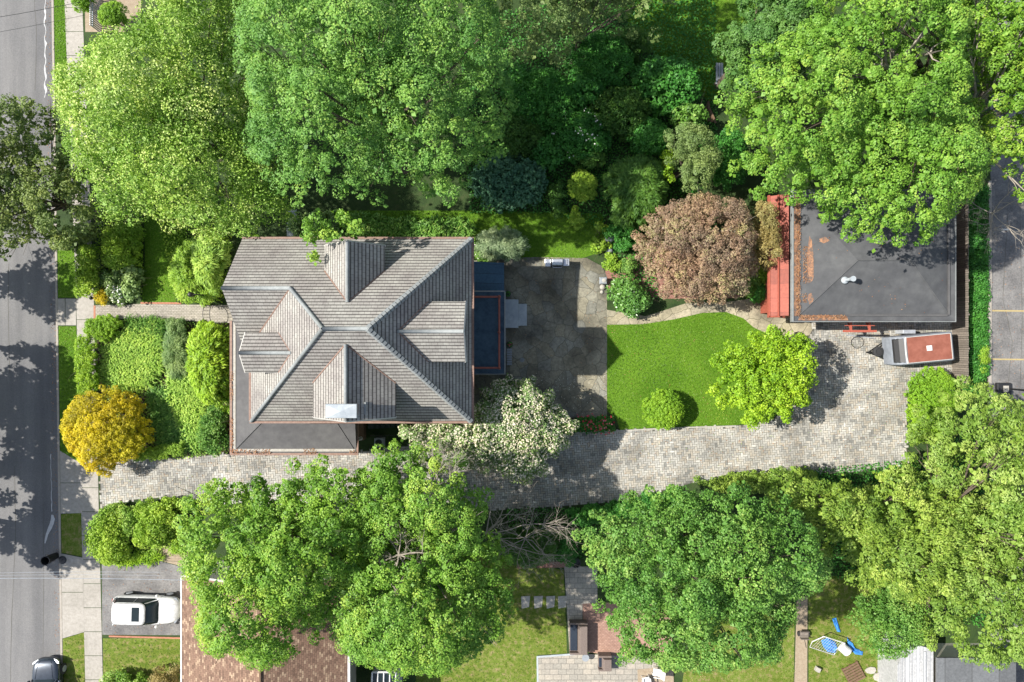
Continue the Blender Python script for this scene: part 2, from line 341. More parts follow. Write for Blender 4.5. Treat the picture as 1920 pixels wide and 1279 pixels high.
# leaf palettes: dark -> light of one kind of leaf
def lm(k, cols, **kw): M[k] = leafmat('leaves_' + k, cols, **kw)
lm('linden', [(0.074, 0.189, 0.030), (0.132, 0.287, 0.049), (0.195, 0.374, 0.066), (0.314, 0.463, 0.095)])
lm('pale', [(0.127, 0.240, 0.025), (0.230, 0.399, 0.048), (0.393, 0.543, 0.110), (0.689, 0.754, 0.285)])
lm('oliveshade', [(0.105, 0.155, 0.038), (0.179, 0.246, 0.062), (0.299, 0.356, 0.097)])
lm('maple', [(0.082, 0.192, 0.017), (0.139, 0.294, 0.030), (0.212, 0.382, 0.052), (0.327, 0.456, 0.068)])
lm('mapleshade', [(0.057, 0.150, 0.030), (0.101, 0.220, 0.046), (0.144, 0.280, 0.058)])  # darker, bluer copy of the maple leaves with shade put into the colour
lm('mapleyellow', [(0.089, 0.211, 0.018), (0.153, 0.305, 0.029), (0.234, 0.398, 0.043), (0.352, 0.476, 0.064)])
lm('mid', [(0.062, 0.167, 0.024), (0.114, 0.260, 0.038), (0.180, 0.345, 0.065), (0.296, 0.430, 0.097)])
lm('cedar', [(0.101, 0.189, 0.023), (0.188, 0.300, 0.036), (0.288, 0.410, 0.068), (0.404, 0.505, 0.113)])
lm('cedargreen', [(0.112, 0.203, 0.025), (0.184, 0.303, 0.041), (0.286, 0.404, 0.081), (0.388, 0.478, 0.123)])
lm('gold', [(0.263, 0.217, 0.005), (0.496, 0.398, 0.008), (0.682, 0.542, 0.012), (0.775, 0.651, 0.023)])
lm('lime', [(0.125, 0.264, 0.009), (0.223, 0.389, 0.018), (0.333, 0.513, 0.026), (0.444, 0.597, 0.066)])
lm('box', [(0.140, 0.288, 0.016), (0.220, 0.403, 0.023), (0.320, 0.518, 0.038)])
lm('purple', [(0.166, 0.098, 0.070), (0.281, 0.183, 0.127), (0.413, 0.292, 0.194), (0.397, 0.381, 0.166)], trans=.2)
lm('olivebrown', [(0.197, 0.149, 0.051), (0.328, 0.261, 0.091), (0.437, 0.360, 0.141)], trans=.2)
lm('silver', [(0.150, 0.228, 0.108), (0.255, 0.342, 0.180), (0.390, 0.470, 0.276)], trans=.2)
lm('greygreen', [(0.110, 0.172, 0.048), (0.187, 0.270, 0.080), (0.275, 0.368, 0.120)])
lm('bluegreen', [(0.034, 0.113, 0.056), (0.070, 0.179, 0.094), (0.117, 0.270, 0.150)], trans=.15)
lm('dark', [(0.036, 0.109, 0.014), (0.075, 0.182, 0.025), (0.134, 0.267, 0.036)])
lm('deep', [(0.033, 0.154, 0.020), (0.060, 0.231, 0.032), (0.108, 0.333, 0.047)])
lm('glossy', [(0.075, 0.195, 0.030), (0.135, 0.300, 0.053), (0.240, 0.420, 0.105)], trans=.2, rough=.35, spec=.6)
lm('fresh', [(0.177, 0.317, 0.022), (0.278, 0.446, 0.039), (0.429, 0.576, 0.076)])
lm('lily', [(0.182, 0.328, 0.043), (0.310, 0.491, 0.077), (0.491, 0.635, 0.130)])
lm('sage', [(0.117, 0.216, 0.066), (0.215, 0.324, 0.108), (0.332, 0.450, 0.165)])
lm('blossom', [(0.500, 0.460, 0.340), (0.600, 0.560, 0.440), (0.660, 0.630, 0.540)], trans=.15, patch=(.95, .95, .92))
lm('whiteflower', [(0.700, 0.700, 0.660), (0.780, 0.780, 0.760)], trans=.15, patch=(1, 1, 1))
lm('redflower', [(0.400, 0.020, 0.040), (0.600, 0.050, 0.080), (0.650, 0.250, 0.300)], trans=.15, patch=(1, 1, 1))
lm('grass', [(0.055, 0.122, 0.008), (0.115, 0.220, 0.016), (0.215, 0.306, 0.034)], trans=.2)
lm('drygrass', [(0.080, 0.150, 0.012), (0.130, 0.200, 0.022), (0.200, 0.240, 0.045), (0.400, 0.290, 0.160)], trans=.2)
# ---------------------------------------------------------------- quad clouds (leaves, pavers, blades)
def mesh_np(name, verts, k, tone, mat, parent, kind=None):
    n = len(verts) // k; me = bpy.data.meshes.new(name)
    v = (verts - rootloc(parent)).astype(np.float32)
    me.vertices.add(len(v)); me.vertices.foreach_set('co', v.ravel())
    me.loops.add(len(v)); me.loops.foreach_set('vertex_index', np.arange(len(v), dtype=np.int32))
    me.polygons.add(n); me.polygons.foreach_set('loop_start', np.arange(0, n * k, k, dtype=np.int32))
    try: me.polygons.foreach_set('loop_total', np.full(n, k, dtype=np.int32))
    except Exception: pass
    at = me.attributes.new('tone', 'FLOAT', 'FACE'); at.data.foreach_set('value', tone.astype(np.float32))
    me.update(calc_edges=True); me.materials.append(mat)
    o = bpy.data.objects.new(name, me); C.objects.link(o); o.parent = parent
    if kind: o['kind'] = kind
    return o
def norm(a): return a / (np.linalg.norm(a, axis=1, keepdims=True) + 1e-9)
def leafquads(P, Nn, L, Wd, T=None):
    n = len(P); Nn = norm(Nn)
    if T is None: T = rng.normal(size=(n, 3))
    T = norm(T - (T * Nn).sum(1, keepdims=True) * Nn); B = np.cross(Nn, T)
    s = rng.uniform(.7, 1.25, (n, 1)); L = L * s / 2; Wd = Wd * s / 2
    V = np.empty((n, 4, 3)); V[:, 0] = P - T * L; V[:, 1] = P + B * Wd + Nn * L * .25; V[:, 2] = P + T * L; V[:, 3] = P - B * Wd + Nn * L * .25
    return V.reshape(-1, 3)
def inside(pl, X, Y):
    r = np.zeros(len(X), bool); n = len(pl)
    for i in range(n):
        x0, y0 = pl[i]; x1, y1 = pl[(i + 1) % n]
        if y0 == y1: continue
        c = ((y0 > Y) != (y1 > Y)) & (X < (x1 - x0) * (Y - y0) / (y1 - y0) + x0); r ^= c
    return r
def edist(pl, X, Y):
    d = np.full(len(X), 1e9); n = len(pl)
    for i in range(n):
        a = np.array(pl[i]); b = np.array(pl[(i + 1) % n]); ab = b - a; L = (ab @ ab) + 1e-9
        t = np.clip(((X - a[0]) * ab[0] + (Y - a[1]) * ab[1]) / L, 0, 1)
        d = np.minimum(d, np.hypot(X - a[0] - t * ab[0], Y - a[1] - t * ab[1]))
    return d
def grid_in(pl, s, jit=.5):
    xs = [p[0] for p in pl]; ys = [p[1] for p in pl]
    X, Y = np.meshgrid(np.arange(min(xs), max(xs) + s, s), np.arange(min(ys), max(ys) + s, s * .87))
    X = X + (np.arange(X.shape[0]) % 2)[:, None] * s / 2
    X = X.ravel() + rng.uniform(-jit, jit, X.size) * s; Y = Y.ravel() + rng.uniform(-jit, jit, Y.size) * s
    k = inside(pl, X, Y); return X[k], Y[k]
#            spacing clump_r lobe_sp lobe_amp  leafL leafW n   njit flat
ST = {
 'maple':  dict(s=.60, r=.41, ls=2.2, la=1.05, L=.105, Wd=.09, n=120, nj=.28, flat=.7, gap=.02),
 'linden': dict(s=.56, r=.42, ls=2.3, la=2.6, L=.10, Wd=.075, n=110, nj=.4, flat=.8, gap=.05),
 'wispy':  dict(s=.58, r=.58, ls=2.0, la=1.15, L=.12, Wd=.08, n=105, nj=.8, flat=1.1, gap=.09),
 'oak':    dict(s=.56, r=.38, ls=2.0, la=1.3, L=.115, Wd=.09, n=90, nj=.55, flat=.75, gap=.04),
 'cedar':  dict(s=.56, r=.42, ls=1.7, la=.9, L=.16, Wd=.065, n=105, nj=.5, flat=.85, gap=.02, rad=1),
 'small':  dict(s=.42, r=.32, ls=1.3, la=.6, L=.13, Wd=.09, n=60, nj=.5, flat=.75, gap=.05),
 'fine':   dict(s=.34, r=.26, ls=1.1, la=.45, L=.085, Wd=.055, n=75, nj=.45, flat=.8, gap=.03),
 'clip':   dict(s=.16, r=.11, ls=.7, la=.015, L=.065, Wd=.042, n=42, nj=.4, flat=.8, gap=0),
 'knob':   dict(s=.33, r=.20, ls=.95, la=.38, L=.075, Wd=.05, n=70, nj=.35, flat=1.0, gap=.02),
 'shrub':  dict(s=.30, r=.24, ls=.9, la=.30, L=.11, Wd=.075, n=46, nj=.6, flat=.8, gap=.02),
 'bigleaf':dict(s=.34, r=.27, ls=1.0, la=.28, L=.20, Wd=.13, n=26, nj=.4, flat=.7, gap=.02),
 'spray':  dict(s=.30, r=.28, ls=.9, la=.3, L=.24, Wd=.05, n=52, nj=.4, flat=.8, gap=.02, rad=1),
}
def crown_clumps(pl, z0, zr, zt, st, D=None, holes=()):
    s = st['s']; X, Y = grid_in(pl, s); d = edist(pl, X, Y)
    D = min(D or 5.0, max(d.max(), .3))
    k = ~((d < .6 * s) & (rng.random(len(d)) < .3)) & (rng.random(len(d)) > st['gap'])
    X, Y, d = X[k], Y[k], d[k]
    t = np.clip(d / D, 0, 1); dome = np.sqrt(np.clip(1 - (1 - t) ** 2, 0, 1))
    LX, LY = grid_in(pl, st['ls'], .45)
    if len(LX) < 2: LX, LY = np.array([X.mean(), X.mean() + .1]), np.array([Y.mean(), Y.mean()])
    LH = rng.uniform(-.45, .45, len(LX))
    dd = np.hypot(X[:, None] - LX, Y[:, None] - LY); j = dd.argmin(1); dl = dd.min(1)
    big = 0
    if st['ls'] >= 1.65 and len(X) > 150:
        BX, BY = grid_in(pl, 4.2, .45)
        if len(BX) > 2:
            BH = rng.uniform(-.6, .6, len(BX)); bd = np.hypot(X[:, None] - BX, Y[:, None] - BY); big = 1.2 * (np.sqrt(np.clip(1 - (bd.min(1) / 3.0) ** 2, 0, 1)) - .6 + BH[bd.argmin(1)]) * np.clip(d / 2, .15, 1)
    lob = np.sqrt(np.clip(1 - (dl / (.72 * st['ls'])) ** 2, 0, 1)) - .6 + LH[j]
    Z = zr + (zt - zr) * dome + big + st['la'] * lob * np.clip(d / (st['ls'] * .5), .3, 1) + rng.normal(0, .12, len(X)) * s
    tone = rng.normal(0, .13, len(X)) + (rng.normal(0, .12, len(LX)))[j]
    for hx, hy, hr in holes:
        q = np.hypot(X - hx, Y - hy) > hr * rng.uniform(.75, 1.2, len(X)); X, Y, Z, d, tone = X[q], Y[q], Z[q], d[q], tone[q]
    # inner and under layers, and the skirt at the rim
    XX, YY, ZZ, TT = [X], [Y], [np.maximum(Z, z0 + .1)], [tone]
    q = rng.random(len(X)) < .75; lo = Z[q] - rng.uniform(.12, .5, q.sum()) * (Z[q] - z0)
    mx_, my_ = X.mean(), Y.mean()
    def tuck(x, y, dz):
        L = np.hypot(mx_ - x, my_ - y) + 1e-6; t_ = np.minimum(.85 * dz, L * .6); return x + (mx_ - x) / L * t_, y + (my_ - y) / L * t_
    ax, ay = tuck(X[q], Y[q], Z[q] - lo)
    XX.append(ax + rng.normal(0, .2, q.sum()) * s); YY.append(ay + rng.normal(0, .2, q.sum()) * s); ZZ.append(lo); TT.append(tone[q])
    q = (d < 1.6 * s) & (rng.random(len(X)) < .9); nn = q.sum()
    lo = z0 + rng.random(nn) ** .6 * (Z[q] - z0); ax, ay = tuck(X[q], Y[q], Z[q] - lo)
    XX.append(ax + rng.normal(0, .1, nn) * s); YY.append(ay + rng.normal(0, .1, nn) * s); ZZ.append(lo); TT.append(tone[q])
    return np.concatenate(XX), np.concatenate(YY), np.concatenate(ZZ), np.concatenate(TT)
def crown_leaves(cl, st, cen):
    X, Y, Z, tone = cl; n = st['n']; m = len(X)
    Cc = np.stack([X, Y, Z], 1).repeat(n, 0); r = (st['r'] * rng.uniform(.7, 1.25, m)).repeat(n)[:, None]
    d = rng.normal(size=(m * n, 3)); d[:, 2] = np.abs(d[:, 2]) * 1.1 - .35; d = norm(d)
    rad = rng.uniform(.55, 1.08, (m * n, 1)) ** .6
    P = Cc + d * r * rad * np.array([1, 1, st['flat']])
    Nn = d * .8 + np.array([0, 0, .55]) + rng.normal(size=d.shape) * st['nj']
    T = None
    if st.get('rad'):
        o = P - np.array([cen[0], cen[1], cen[2]]); o[:, 2] *= .4
        T = norm(o) * .9 + norm(d) * .8 + rng.normal(size=d.shape) * .25; Nn = Nn + np.array([0, 0, .3])
    tn = np.clip(.5 + tone.repeat(n) + rng.normal(0, .17, m * n), 0, 1)
    V = leafquads(P, Nn, st['L'], st['Wd'], T)
    # broad inner leaves under every clump close the crown, toned darker as painted shade
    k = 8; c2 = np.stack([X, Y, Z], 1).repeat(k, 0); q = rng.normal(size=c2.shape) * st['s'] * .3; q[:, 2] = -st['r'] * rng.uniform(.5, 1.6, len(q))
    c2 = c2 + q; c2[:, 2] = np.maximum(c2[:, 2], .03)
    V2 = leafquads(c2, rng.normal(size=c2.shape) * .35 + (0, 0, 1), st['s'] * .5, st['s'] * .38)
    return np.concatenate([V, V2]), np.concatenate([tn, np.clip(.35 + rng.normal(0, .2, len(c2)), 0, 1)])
def limbs(tr, base, ztr, cl, r0, nl=18, n=6, tw=True):
    X, Y, Z, _ = cl; top = np.array([base[0], base[1], ztr])
    tr.tube([base, base + (0, 0, .25), base + np.array([.06, .04, ztr * .5]), top], [r0 * 1.7, r0 * 1.15, r0 * .95, r0 * .8], 9)
    idx = rng.choice(len(X), min(nl, len(X)), replace=False)
    for i in idx:
        e = np.array([X[i], Y[i], Z[i]]); v = e - top
        m1 = top + v * .35 + np.array([rng.normal() * .2, rng.normal() * .2, abs(v[2]) * .1]); m2 = top + v * .7 + rng.normal(size=3) * .2
        st_ = top - np.array([0, 0, rng.uniform(0, .3) * ztr])
        tr.tube([st_, m1, m2, e], [r0 * .34, r0 * .22, r0 * .13, r0 * .04], n)
        if tw:
            for q in range(2):
                a = m2 + rng.normal(size=3) * .05; b = e + rng.normal(size=3) * np.array([.5, .5, .25]); b[2] = min(b[2], e[2] + .1)
                tr.tube([m1 * .4 + m2 * .6, a * .5 + b * .5, b], [r0 * .12, r0 * .08, r0 * .03], 4)
def tree(name, label, cat, pts, z0, zr, zt, style, pal, D=None, trunk=.2, nl=18, holes=(), group=None, bark='bark', base=None, mapz=.45, **ov):
    st = dict(ST[style]); st.update(ov)
    # the rim that faces the middle of the plot shows low down, the far rim shows higher up
    pc = np.mean(np.array(pts, float), 0); oc = (pc - (960, 639.5)); oc = oc / (np.linalg.norm(oc) + 1e-6); pl = []
    for p in pts:
        dv_ = np.array(p, float) - pc; ca = float(dv_ @ oc) / (np.linalg.norm(dv_) + 1e-6)
        zv = zr if mapz == 0 else zr + (zt - zr) * (mapz * .42 + .20 * ca)
        pl.append(tuple(W(p[0], p[1], zv)[:2]))
    cx, cy = np.mean([p[0] for p in pl]), np.mean([p[1] for p in pl])
    if trunk >= .13:
        q = []
        for i in range(len(pl)):
            a = np.array(pl[i]); b_ = np.array(pl[(i + 1) % len(pl)]); n_ = max(2, int(np.hypot(*(b_ - a)) / .55)); nv = np.array([b_[1] - a[1], a[0] - b_[0]]); nv = nv / (np.linalg.norm(nv) + 1e-6)
            for j in range(n_): q.append(tuple(a + (b_ - a) * j / n_ + nv * rng.normal(0, .15 if trunk < .2 else .22)))
        pl = q
    if base is not None: cx, cy = W(*base)[:2]
    root = thing(name, label, cat, (cx, cy, 0), group)
    hw = [(*W(hx, hy, zt)[:2], hr / 28.0) for hx, hy, hr in holes]
    cl = crown_clumps(pl, z0, zr, zt, st, D, hw)
    v, tn = crown_leaves(cl, st, (cx, cy, z0))
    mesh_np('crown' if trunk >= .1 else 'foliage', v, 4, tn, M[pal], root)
    tr = MB(); limbs(tr, np.array([cx, cy, 0.]), max(.3, z0 + (zr - z0) * .5), cl, trunk, nl)
    tr.build('trunk' if trunk >= .1 else 'stem', M[bark], root, smooth=True)
    return root, cl, pl
def flowers(root, cl, pal, frac, size=.09, n=5, name='blossoms', up=.25, box=None):
    X, Y, Z, _ = cl; q = rng.random(len(X)) < frac
    if box: q &= inside(poly(box, 1.0), X, Y)
    X, Y, Z = X[q], Y[q], Z[q]; m = len(X)
    if not m: return
    P = np.stack([X, Y, Z], 1).repeat(n, 0); d = rng.normal(size=P.shape); d[:, 2] = np.abs(d[:, 2]); d = norm(d); P = P + d * up
    mesh_np(name, leafquads(P, d + (0, 0, .6), size, size * .9), 4, rng.random(m * n), M[pal], root)
def blades(name, label, cat, pts, h, length, width, dens, nb, pal, group=None):
    """clumps of arching strap leaves"""
    pl = poly(pts, h * .6); X, Y = grid_in(pl, dens)
    root = thing(name, label, cat, (X.mean(), Y.mean(), 0), group); m = len(X) * nb
    P0 = np.stack([X, Y, np.zeros(len(X))], 1).repeat(nb, 0) + rng.normal(size=(m, 3)) * np.array([.05, .05, 0])
    flow = rng.uniform(0, 2 * np.pi, m); dr = np.stack([np.cos(flow), np.sin(flow), 0 * flow], 1); sd = np.stack([-np.sin(flow), np.cos(flow), 0 * flow], 1)
    Ls = (length * rng.uniform(.6, 1.15, m))[:, None]; hs = (h * rng.uniform(.6, 1.15, m))[:, None]; up = np.array([0, 0, 1.])
    pts_ = [P0 + dr * Ls * a + up * hs * b for a, b in ((.02, 0), (.2, .62), (.5, .95), (.82, .8), (1.05, .45))]
    ws = [width * .5, width * .9, width, width * .7, width * .08]; V = []
    for i in range(4):
        V.append(np.stack([pts_[i] - sd * ws[i] / 2, pts_[i] + sd * ws[i] / 2, pts_[i + 1] + sd * ws[i + 1] / 2, pts_[i + 1] - sd * ws[i + 1] / 2], 1))
    V = np.stack(V, 1).reshape(-1, 3); tn = np.clip(rng.normal(.5, .22, m), 0, 1).repeat(4)
    mesh_np('foliage', V, 4, tn, M[pal], root); return root
def litter(name, strips, z, dens, parent, size=.07, pal='litter'):
    """fallen leaves caught along a strip: (x0,y0,x1,y1) rectangles in metres"""
    P = []
    for x0, y0, x1, y1 in strips:
        n = int(abs(x1 - x0) * abs(y1 - y0) * dens); P.append(np.stack([rng.uniform(x0, x1, n), rng.uniform(y0, y1, n), np.full(n, z) + rng.random(n) * .02], 1))
    P = np.concatenate(P); Nn = rng.normal(size=P.shape) * .35 + (0, 0, 1)
    return mesh_np(name, leafquads(P, Nn, size, size * .7), 4, rng.random(len(P)), M[pal], parent, 'stuff')
# ================================================================ THE SETTING
def kx(py): return 96.5 + py / 1279 * 17.5            # road edge on the plan
def edge(y0, y1, off): return [(kx(y0) + off, y0), (kx(y1) + off, y1)]
def sheet(name, mat, pts, z, kind='structure'): return MB().sheet(poly(pts), z).build(name, mat, None, kind=kind)
def slab(name, mat, pts, z, t=.1, kind='structure'): return MB().prism(poly(pts), z - t, z).build(name, mat, None, kind=kind)
MB().sheet([(-600, -600), (600, -600), (600, 600), (-600, 600)], -.14).build('ground', M['ground'], None, kind='structure')
sheet('road', M['asphalt'], [(-230, -2500), (kx(-2500), -2500), (kx(3800), 3800), (-230, 3800)], -.12)
slab('garden_ground', M['ground'], [(kx(-2500) + 4, -2500), (3600, -2500), (3600, 3800), (kx(3800) + 4, 3800)], 0, .13)
slab('kerb', M['kerb'], [(kx(-2500), -2500), (kx(-2500) + 4, -2500), (kx(3800) + 4, 3800), (kx(3800), 3800)], .012, .14)
# sidewalk slabs with joints
sw = MB(); y = -300.0
def swl(y): return 121 + (y / 560) * 22 if y < 560 else 143 + (y - 560) / 719 * 17
def swr(y): return swl(y) + 33
while y < 1500:
    sw.prism(poly([(swl(y), y), (swr(y), y), (swr(y + 44), y + 44), (swl(y + 44), y + 44)]), -.05, .010); y += 45
sw.build('sidewalk', M['concrete'], None, kind='structure')
for nm, m, pts in (('step_slab', 'concrete', [(kx(560) + 4.5, 560), (122, 560), (122, 610), (kx(610) + 4.5, 610)]), ('step_slab', 'concrete', [(123, 560), (142.5, 560), (143, 610), (123, 610)]),
                   ('driveway_apron', 'concrete', [(kx(848) + 4.5, 845), (150, 868), (155, 905), (kx(905) + 4.5, 905)]), ('driveway_apron', 'concrete', [(kx(906) + 4.5, 906), (154, 906), (154, 962), (kx(962) + 4.5, 963)]),
                   ('driveway_apron', 'concrete', [(kx(1038) + 4.5, 1038), (156, 1046), (157, 1110), (kx(1110) + 4.5, 1110)]), ('driveway_apron', 'concrete', [(kx(1111) + 4.5, 1111), (157, 1111), (158, 1185), (kx(1197) + 4.5, 1197)])):
    slab(nm, M[m], pts, .014, .08)
# verge strips, lawns
lawns = {'verge': [[(kx(-200) + 5, -200), (121, -200), (127, 185), (kx(185) + 5, 185)], [(kx(440) + 5, 440), (139, 440), (142, 558), (kx(558) + 5, 558)],
                   [(kx(612) + 5, 612), (143, 612), (149, 866), (kx(846) + 5, 846)]],
         'dry_verge': [[(kx(965) + 5, 965), (155, 960), (156, 1044), (kx(1036) + 5, 1036)], [(kx(1198) + 5, 1198), (158, 1186), (160, 1400), (kx(1400) + 5, 1400)]],
         'lawn': [[(1138, 609), (1205, 608), (1263, 599), (1315, 587), (1361, 585), (1394, 597), (1413, 614), (1452, 628), (1490, 660), (1500, 710), (1480, 760), (1440, 788), (1380, 797), (1250, 801), (1163, 806), (1155, 785), (1138, 770)],
                  [(270, 400), (345, 390), (350, 480), (330, 567), (266, 567), (272, 480)], [(620, 395), (900, 395), (1130, 400), (1135, 470), (1080, 488), (950, 488), (880, 450), (620, 450)],
                  [(1130, -200), (1420, -200), (1420, 130), (1330, 190), (1180, 60)]],
         'dry_lawn': [[(193, 1197), (346, 1197), (350, 1400), (196, 1400)], [(780, 1000), (1057, 1070), (1063, 1225), (1008, 1228), (1006, 1400), (780, 1400)],
                      [(1300, 1150), (1490, 1150), (1486, 1400), (1260, 1400)], [(1516, 1080), (1700, 1080), (1700, 1290), (1516, 1290)]]}
GP = []
for nm, ls in lawns.items():
    for k, pts in enumerate(ls):
        sheet(nm, M['drylawn' if 'dry' in nm else 'lawn'], pts, .004)
        GP.append((poly(pts), 'dry' in nm))
# grass blades standing on the lawns
WV = [(random.uniform(0, 6.28), f_, random.uniform(0, 6.28)) for f_ in (.5, .8, 1.1, 1.6, 2.3, 3.1, 4.5, 6)]
def fnoise(x, y): return sum(np.sin((x * math.cos(a_) + y * math.sin(a_)) * f_ + p_ + 1.3 * np.sin((x * math.sin(a_) - y * math.cos(a_)) * f_ * .7)) / (1 + i * .25) for i, (a_, f_, p_) in enumerate(WV)) / 2.2
for dry in (False, True):
    PX = []
    for pl, dd in GP:
        if dd != dry: continue
        X, Y = grid_in(pl, .10 if not dry else .12, .6); k = (np.abs(X) < 37) & (np.abs(Y) < 25) & (rng.random(len(X)) < (.9 if not dry else .6)); PX.append(np.stack([X[k], Y[k], np.full(k.sum(), .02)], 1))
    P = np.concatenate(PX); P[:, :2] += rng.normal(size=(len(P), 2)) * .05; Nn = rng.normal(size=P.shape) * .5 + (0, 0, 1.0)
    tn = np.clip((.42 if dry else .5) + rng.normal(0, .14, len(P)) + (.42 if dry else .28) * fnoise(P[:, 0], P[:, 1]), 0, 1)
    mesh_np('grass', leafquads(P, Nn, .10, .045), 4, tn, M['drygrass' if dry else 'grass'], None, 'stuff')
for reg, pal in (([(860, 40), (1340, -60), (1345, 330), (1240, 420), (1135, 430), (1040, 400), (880, 400)], 'deep'), ([(180, 400), (270, 400), (270, 560), (185, 540)], 'fresh'), ([(1510, 880), (1720, 860), (1900, 760), (1900, 1200), (1560, 1080)], 'deep'), ([(950, 950), (1200, 950), (1120, 1050), (960, 1050)], 'deep'), ([(300, 420), (440, 420), (420, 568), (335, 568)], 'fresh'),
                 ([(195, 955), (345, 940), (345, 1010), (280, 1045), (190, 1050)], 'fresh'), ([(185, 600), (430, 606), (431, 848), (340, 860), (250, 850), (190, 760)], 'lily'), ([(1140, 430), (1200, 400), (1240, 560), (1150, 560)], 'deep')):
    X, Y = grid_in(poly(reg), .13, .6); P = np.stack([X, Y, rng.uniform(.03, .22, len(X))], 1)
    mesh_np('ground_cover', leafquads(P, rng.normal(size=P.shape) * .5 + (0, 0, 1), .17, .11), 4, rng.random(len(P)), M[pal], None, 'stuff')
slab('asphalt_driveway', M['asphalt2'], [(191, 1056), (300, 1052), (352, 1066), (352, 1191), (192, 1190)], .012, .08)
slab('brick_edging', M['redbrick'], [(205, 1191), (350, 1195), (350, 1198), (205, 1194)], .06, .12)
sheet('bare_soil', M['path_dirt'], [(285, 1030), (352, 1015), (352, 1065), (300, 1051)], .006)
sheet('bare_soil', M['path_dirt'], [(157, -120), (270, -120), (262, 60), (160, 60)], .005)
sheet('garden_bed', M['soil'], [(180, 612), (430, 606), (432, 850), (250, 862), (190, 800)], .005)
sheet('garden_bed', M['mulch'], [(1135, 540), (1240, 560), (1360, 560), (1445, 552), (1445, 480), (1200, 470), (1135, 500)], .005)
# red mulch and paths in the yard to the south
sheet('garden_bed', M['pinkbrick'], [(1090, 1130), (1260, 1130), (1260, 1250), (1100, 1222)], .006)
sheet('garden_bed', M['mulch'], [(970, 1052), (1065, 1054), (1060, 1064), (970, 1066)], .008)
slab('garden_path', M['ashlar'], [(1058, 1062), (1120, 1062), (1120, 1130), (1092, 1132), (1092, 1226), (1068, 1226)], .03, .06)
slab('patio_terrace', M['ashlar'], [(1009, 1233), (1100, 1226), (1260, 1235), (1262, 1400), (1012, 1400)], .034, .06)
slab('patio_edging', M['bluestone'], [(1006, 1230), (1100, 1223), (1100, 1226), (1009, 1233), (1012, 1400), (1008, 1400)], .04, .08)
for k, x in enumerate((975, 999, 1022, 1044)):
    o = slab('stepping_stone', M['stone'], [(x + 2, 1118), (x + 19, 1117), (x + 17, 1138), (x + 3, 1141)], .035, .06, kind=None)
    tag(o, 'pale stepping stone number %s from the paved walk in the row across the back lawn' % ('four', 'three', 'two', 'one')[k], 'stepping stone', 'stepping stones in the south yard')
slab('dirt_path', M['path_dirt'], [(1494, 1120), (1514, 1118), (1513, 1400), (1486, 1400)], .01, .05)
# front walk, drive, patio
slab('front_walk', M['brickpath'], [(176, 573), (262, 570), (432, 572), (440, 606), (262, 597), (176, 600)], .03, .08)
slab('front_walk_border', M['redbrick'], [(264, 566.5), (340, 567), (340, 570.5), (264, 570)], .036, .08)
slab('front_walk_border', M['redbrick'], [(176, 573), (179.5, 573), (179.5, 600), (176, 600)], .036, .05)
drive = [(188, 872), (240, 862), (350, 856), (432, 850), (560, 852), (680, 846), (900, 820), (1075, 812), (1163, 808), (1250, 803), (1380, 799), (1443, 790), (1484, 762), (1505, 712), (1495, 660), (1527, 612), (1500, 590), (1500, 560), (1810, 560), (1810, 700), (1716, 706), (1700, 740), (1701, 850), (1710, 870), (1600, 884), (1450, 890), (1300, 905), (1190, 935), (1050, 950), (800, 962), (500, 950), (330, 933), (260, 936), (215, 944), (188, 954)]
slab('driveway', M['joint'], drive, .012, .08)
def herringbone(name, pl, z, w_, rot, mat, gap=.014):
    c, s = math.cos(rot), math.sin(rot)
    q = np.array(pl); u = q[:, 0] * c + q[:, 1] * s; v = -q[:, 0] * s + q[:, 1] * c
    I, J = np.meshgrid(np.arange(int(u.min() / w_) - 2, int(u.max() / w_) + 2), np.arange(int(v.min() / w_) - 2, int(v.max() / w_) + 2)); I = I.ravel(); J = J.ravel()
    t = (I - J) % 4; out = []
    for tt, dx, dy in ((0, 2, 1), (3, 1, 2)):
        k = t == tt; a, b = I[k] * w_, J[k] * w_; cu, cv = a + dx * w_ / 2, b + dy * w_ / 2
        X, Y = cu * c - cv * s, cu * s + cv * c; ins = inside(pl, X, Y); cu, cv = cu[ins], cv[ins]; n = len(cu); hx, hy = dx * w_ / 2 - gap / 2, dy * w_ / 2 - gap / 2
        V = np.empty((n, 4, 3)); tilt = rng.normal(0, .012, (n, 2))
        for m_, (sx, sy) in enumerate(((-1, -1), (1, -1), (1, 1), (-1, 1))):
            uu = cu + sx * hx + rng.normal(0, .003, n); vv = cv + sy * hy + rng.normal(0, .003, n)
            V[:, m_, 0] = uu * c - vv * s; V[:, m_, 1] = uu * s + vv * c; V[:, m_, 2] = z + tilt[:, 0] * sx * hx + tilt[:, 1] * sy * hy
        out.append(V.reshape(-1, 3))
    V = np.concatenate(out); o = mesh_np(name, V, 4, np.clip(rng.normal(.5, .24, len(V) // 4), 0, 1), mat, None, 'structure')
herringbone('driveway_pavers', poly(drive), .022, .152, R(4), M['paver'], gap=.020)
slab('driveway_edging', M['stone'], [(1060, 811), (1163, 806.5), (1250, 801.5), (1380, 797.5), (1380, 800), (1250, 804), (1163, 809), (1060, 814)], .05, .1)
slab('garden_path', M['flagpath'], [(1100, 581), (1138, 581), (1211, 593), (1285, 569), (1364, 566), (1440, 556), (1500, 590), (1527, 612), (1510, 640), (1470, 640), (1413, 614), (1394, 597), (1361, 585), (1315, 587), (1263, 599), (1205, 608), (1130, 609)], .016, .06)
slab('patio', M['flag'], [(878, 490), (950, 484), (1010, 482), (1100, 484), (1130, 500), (1138, 520), (1138, 770), (1138, 783), (1075, 783), (880, 800)], .02, .08)
sheet('garden_bed', M['soil'], [(1060, 781), (1150, 781), (1155, 806), (1060, 809)], .006)
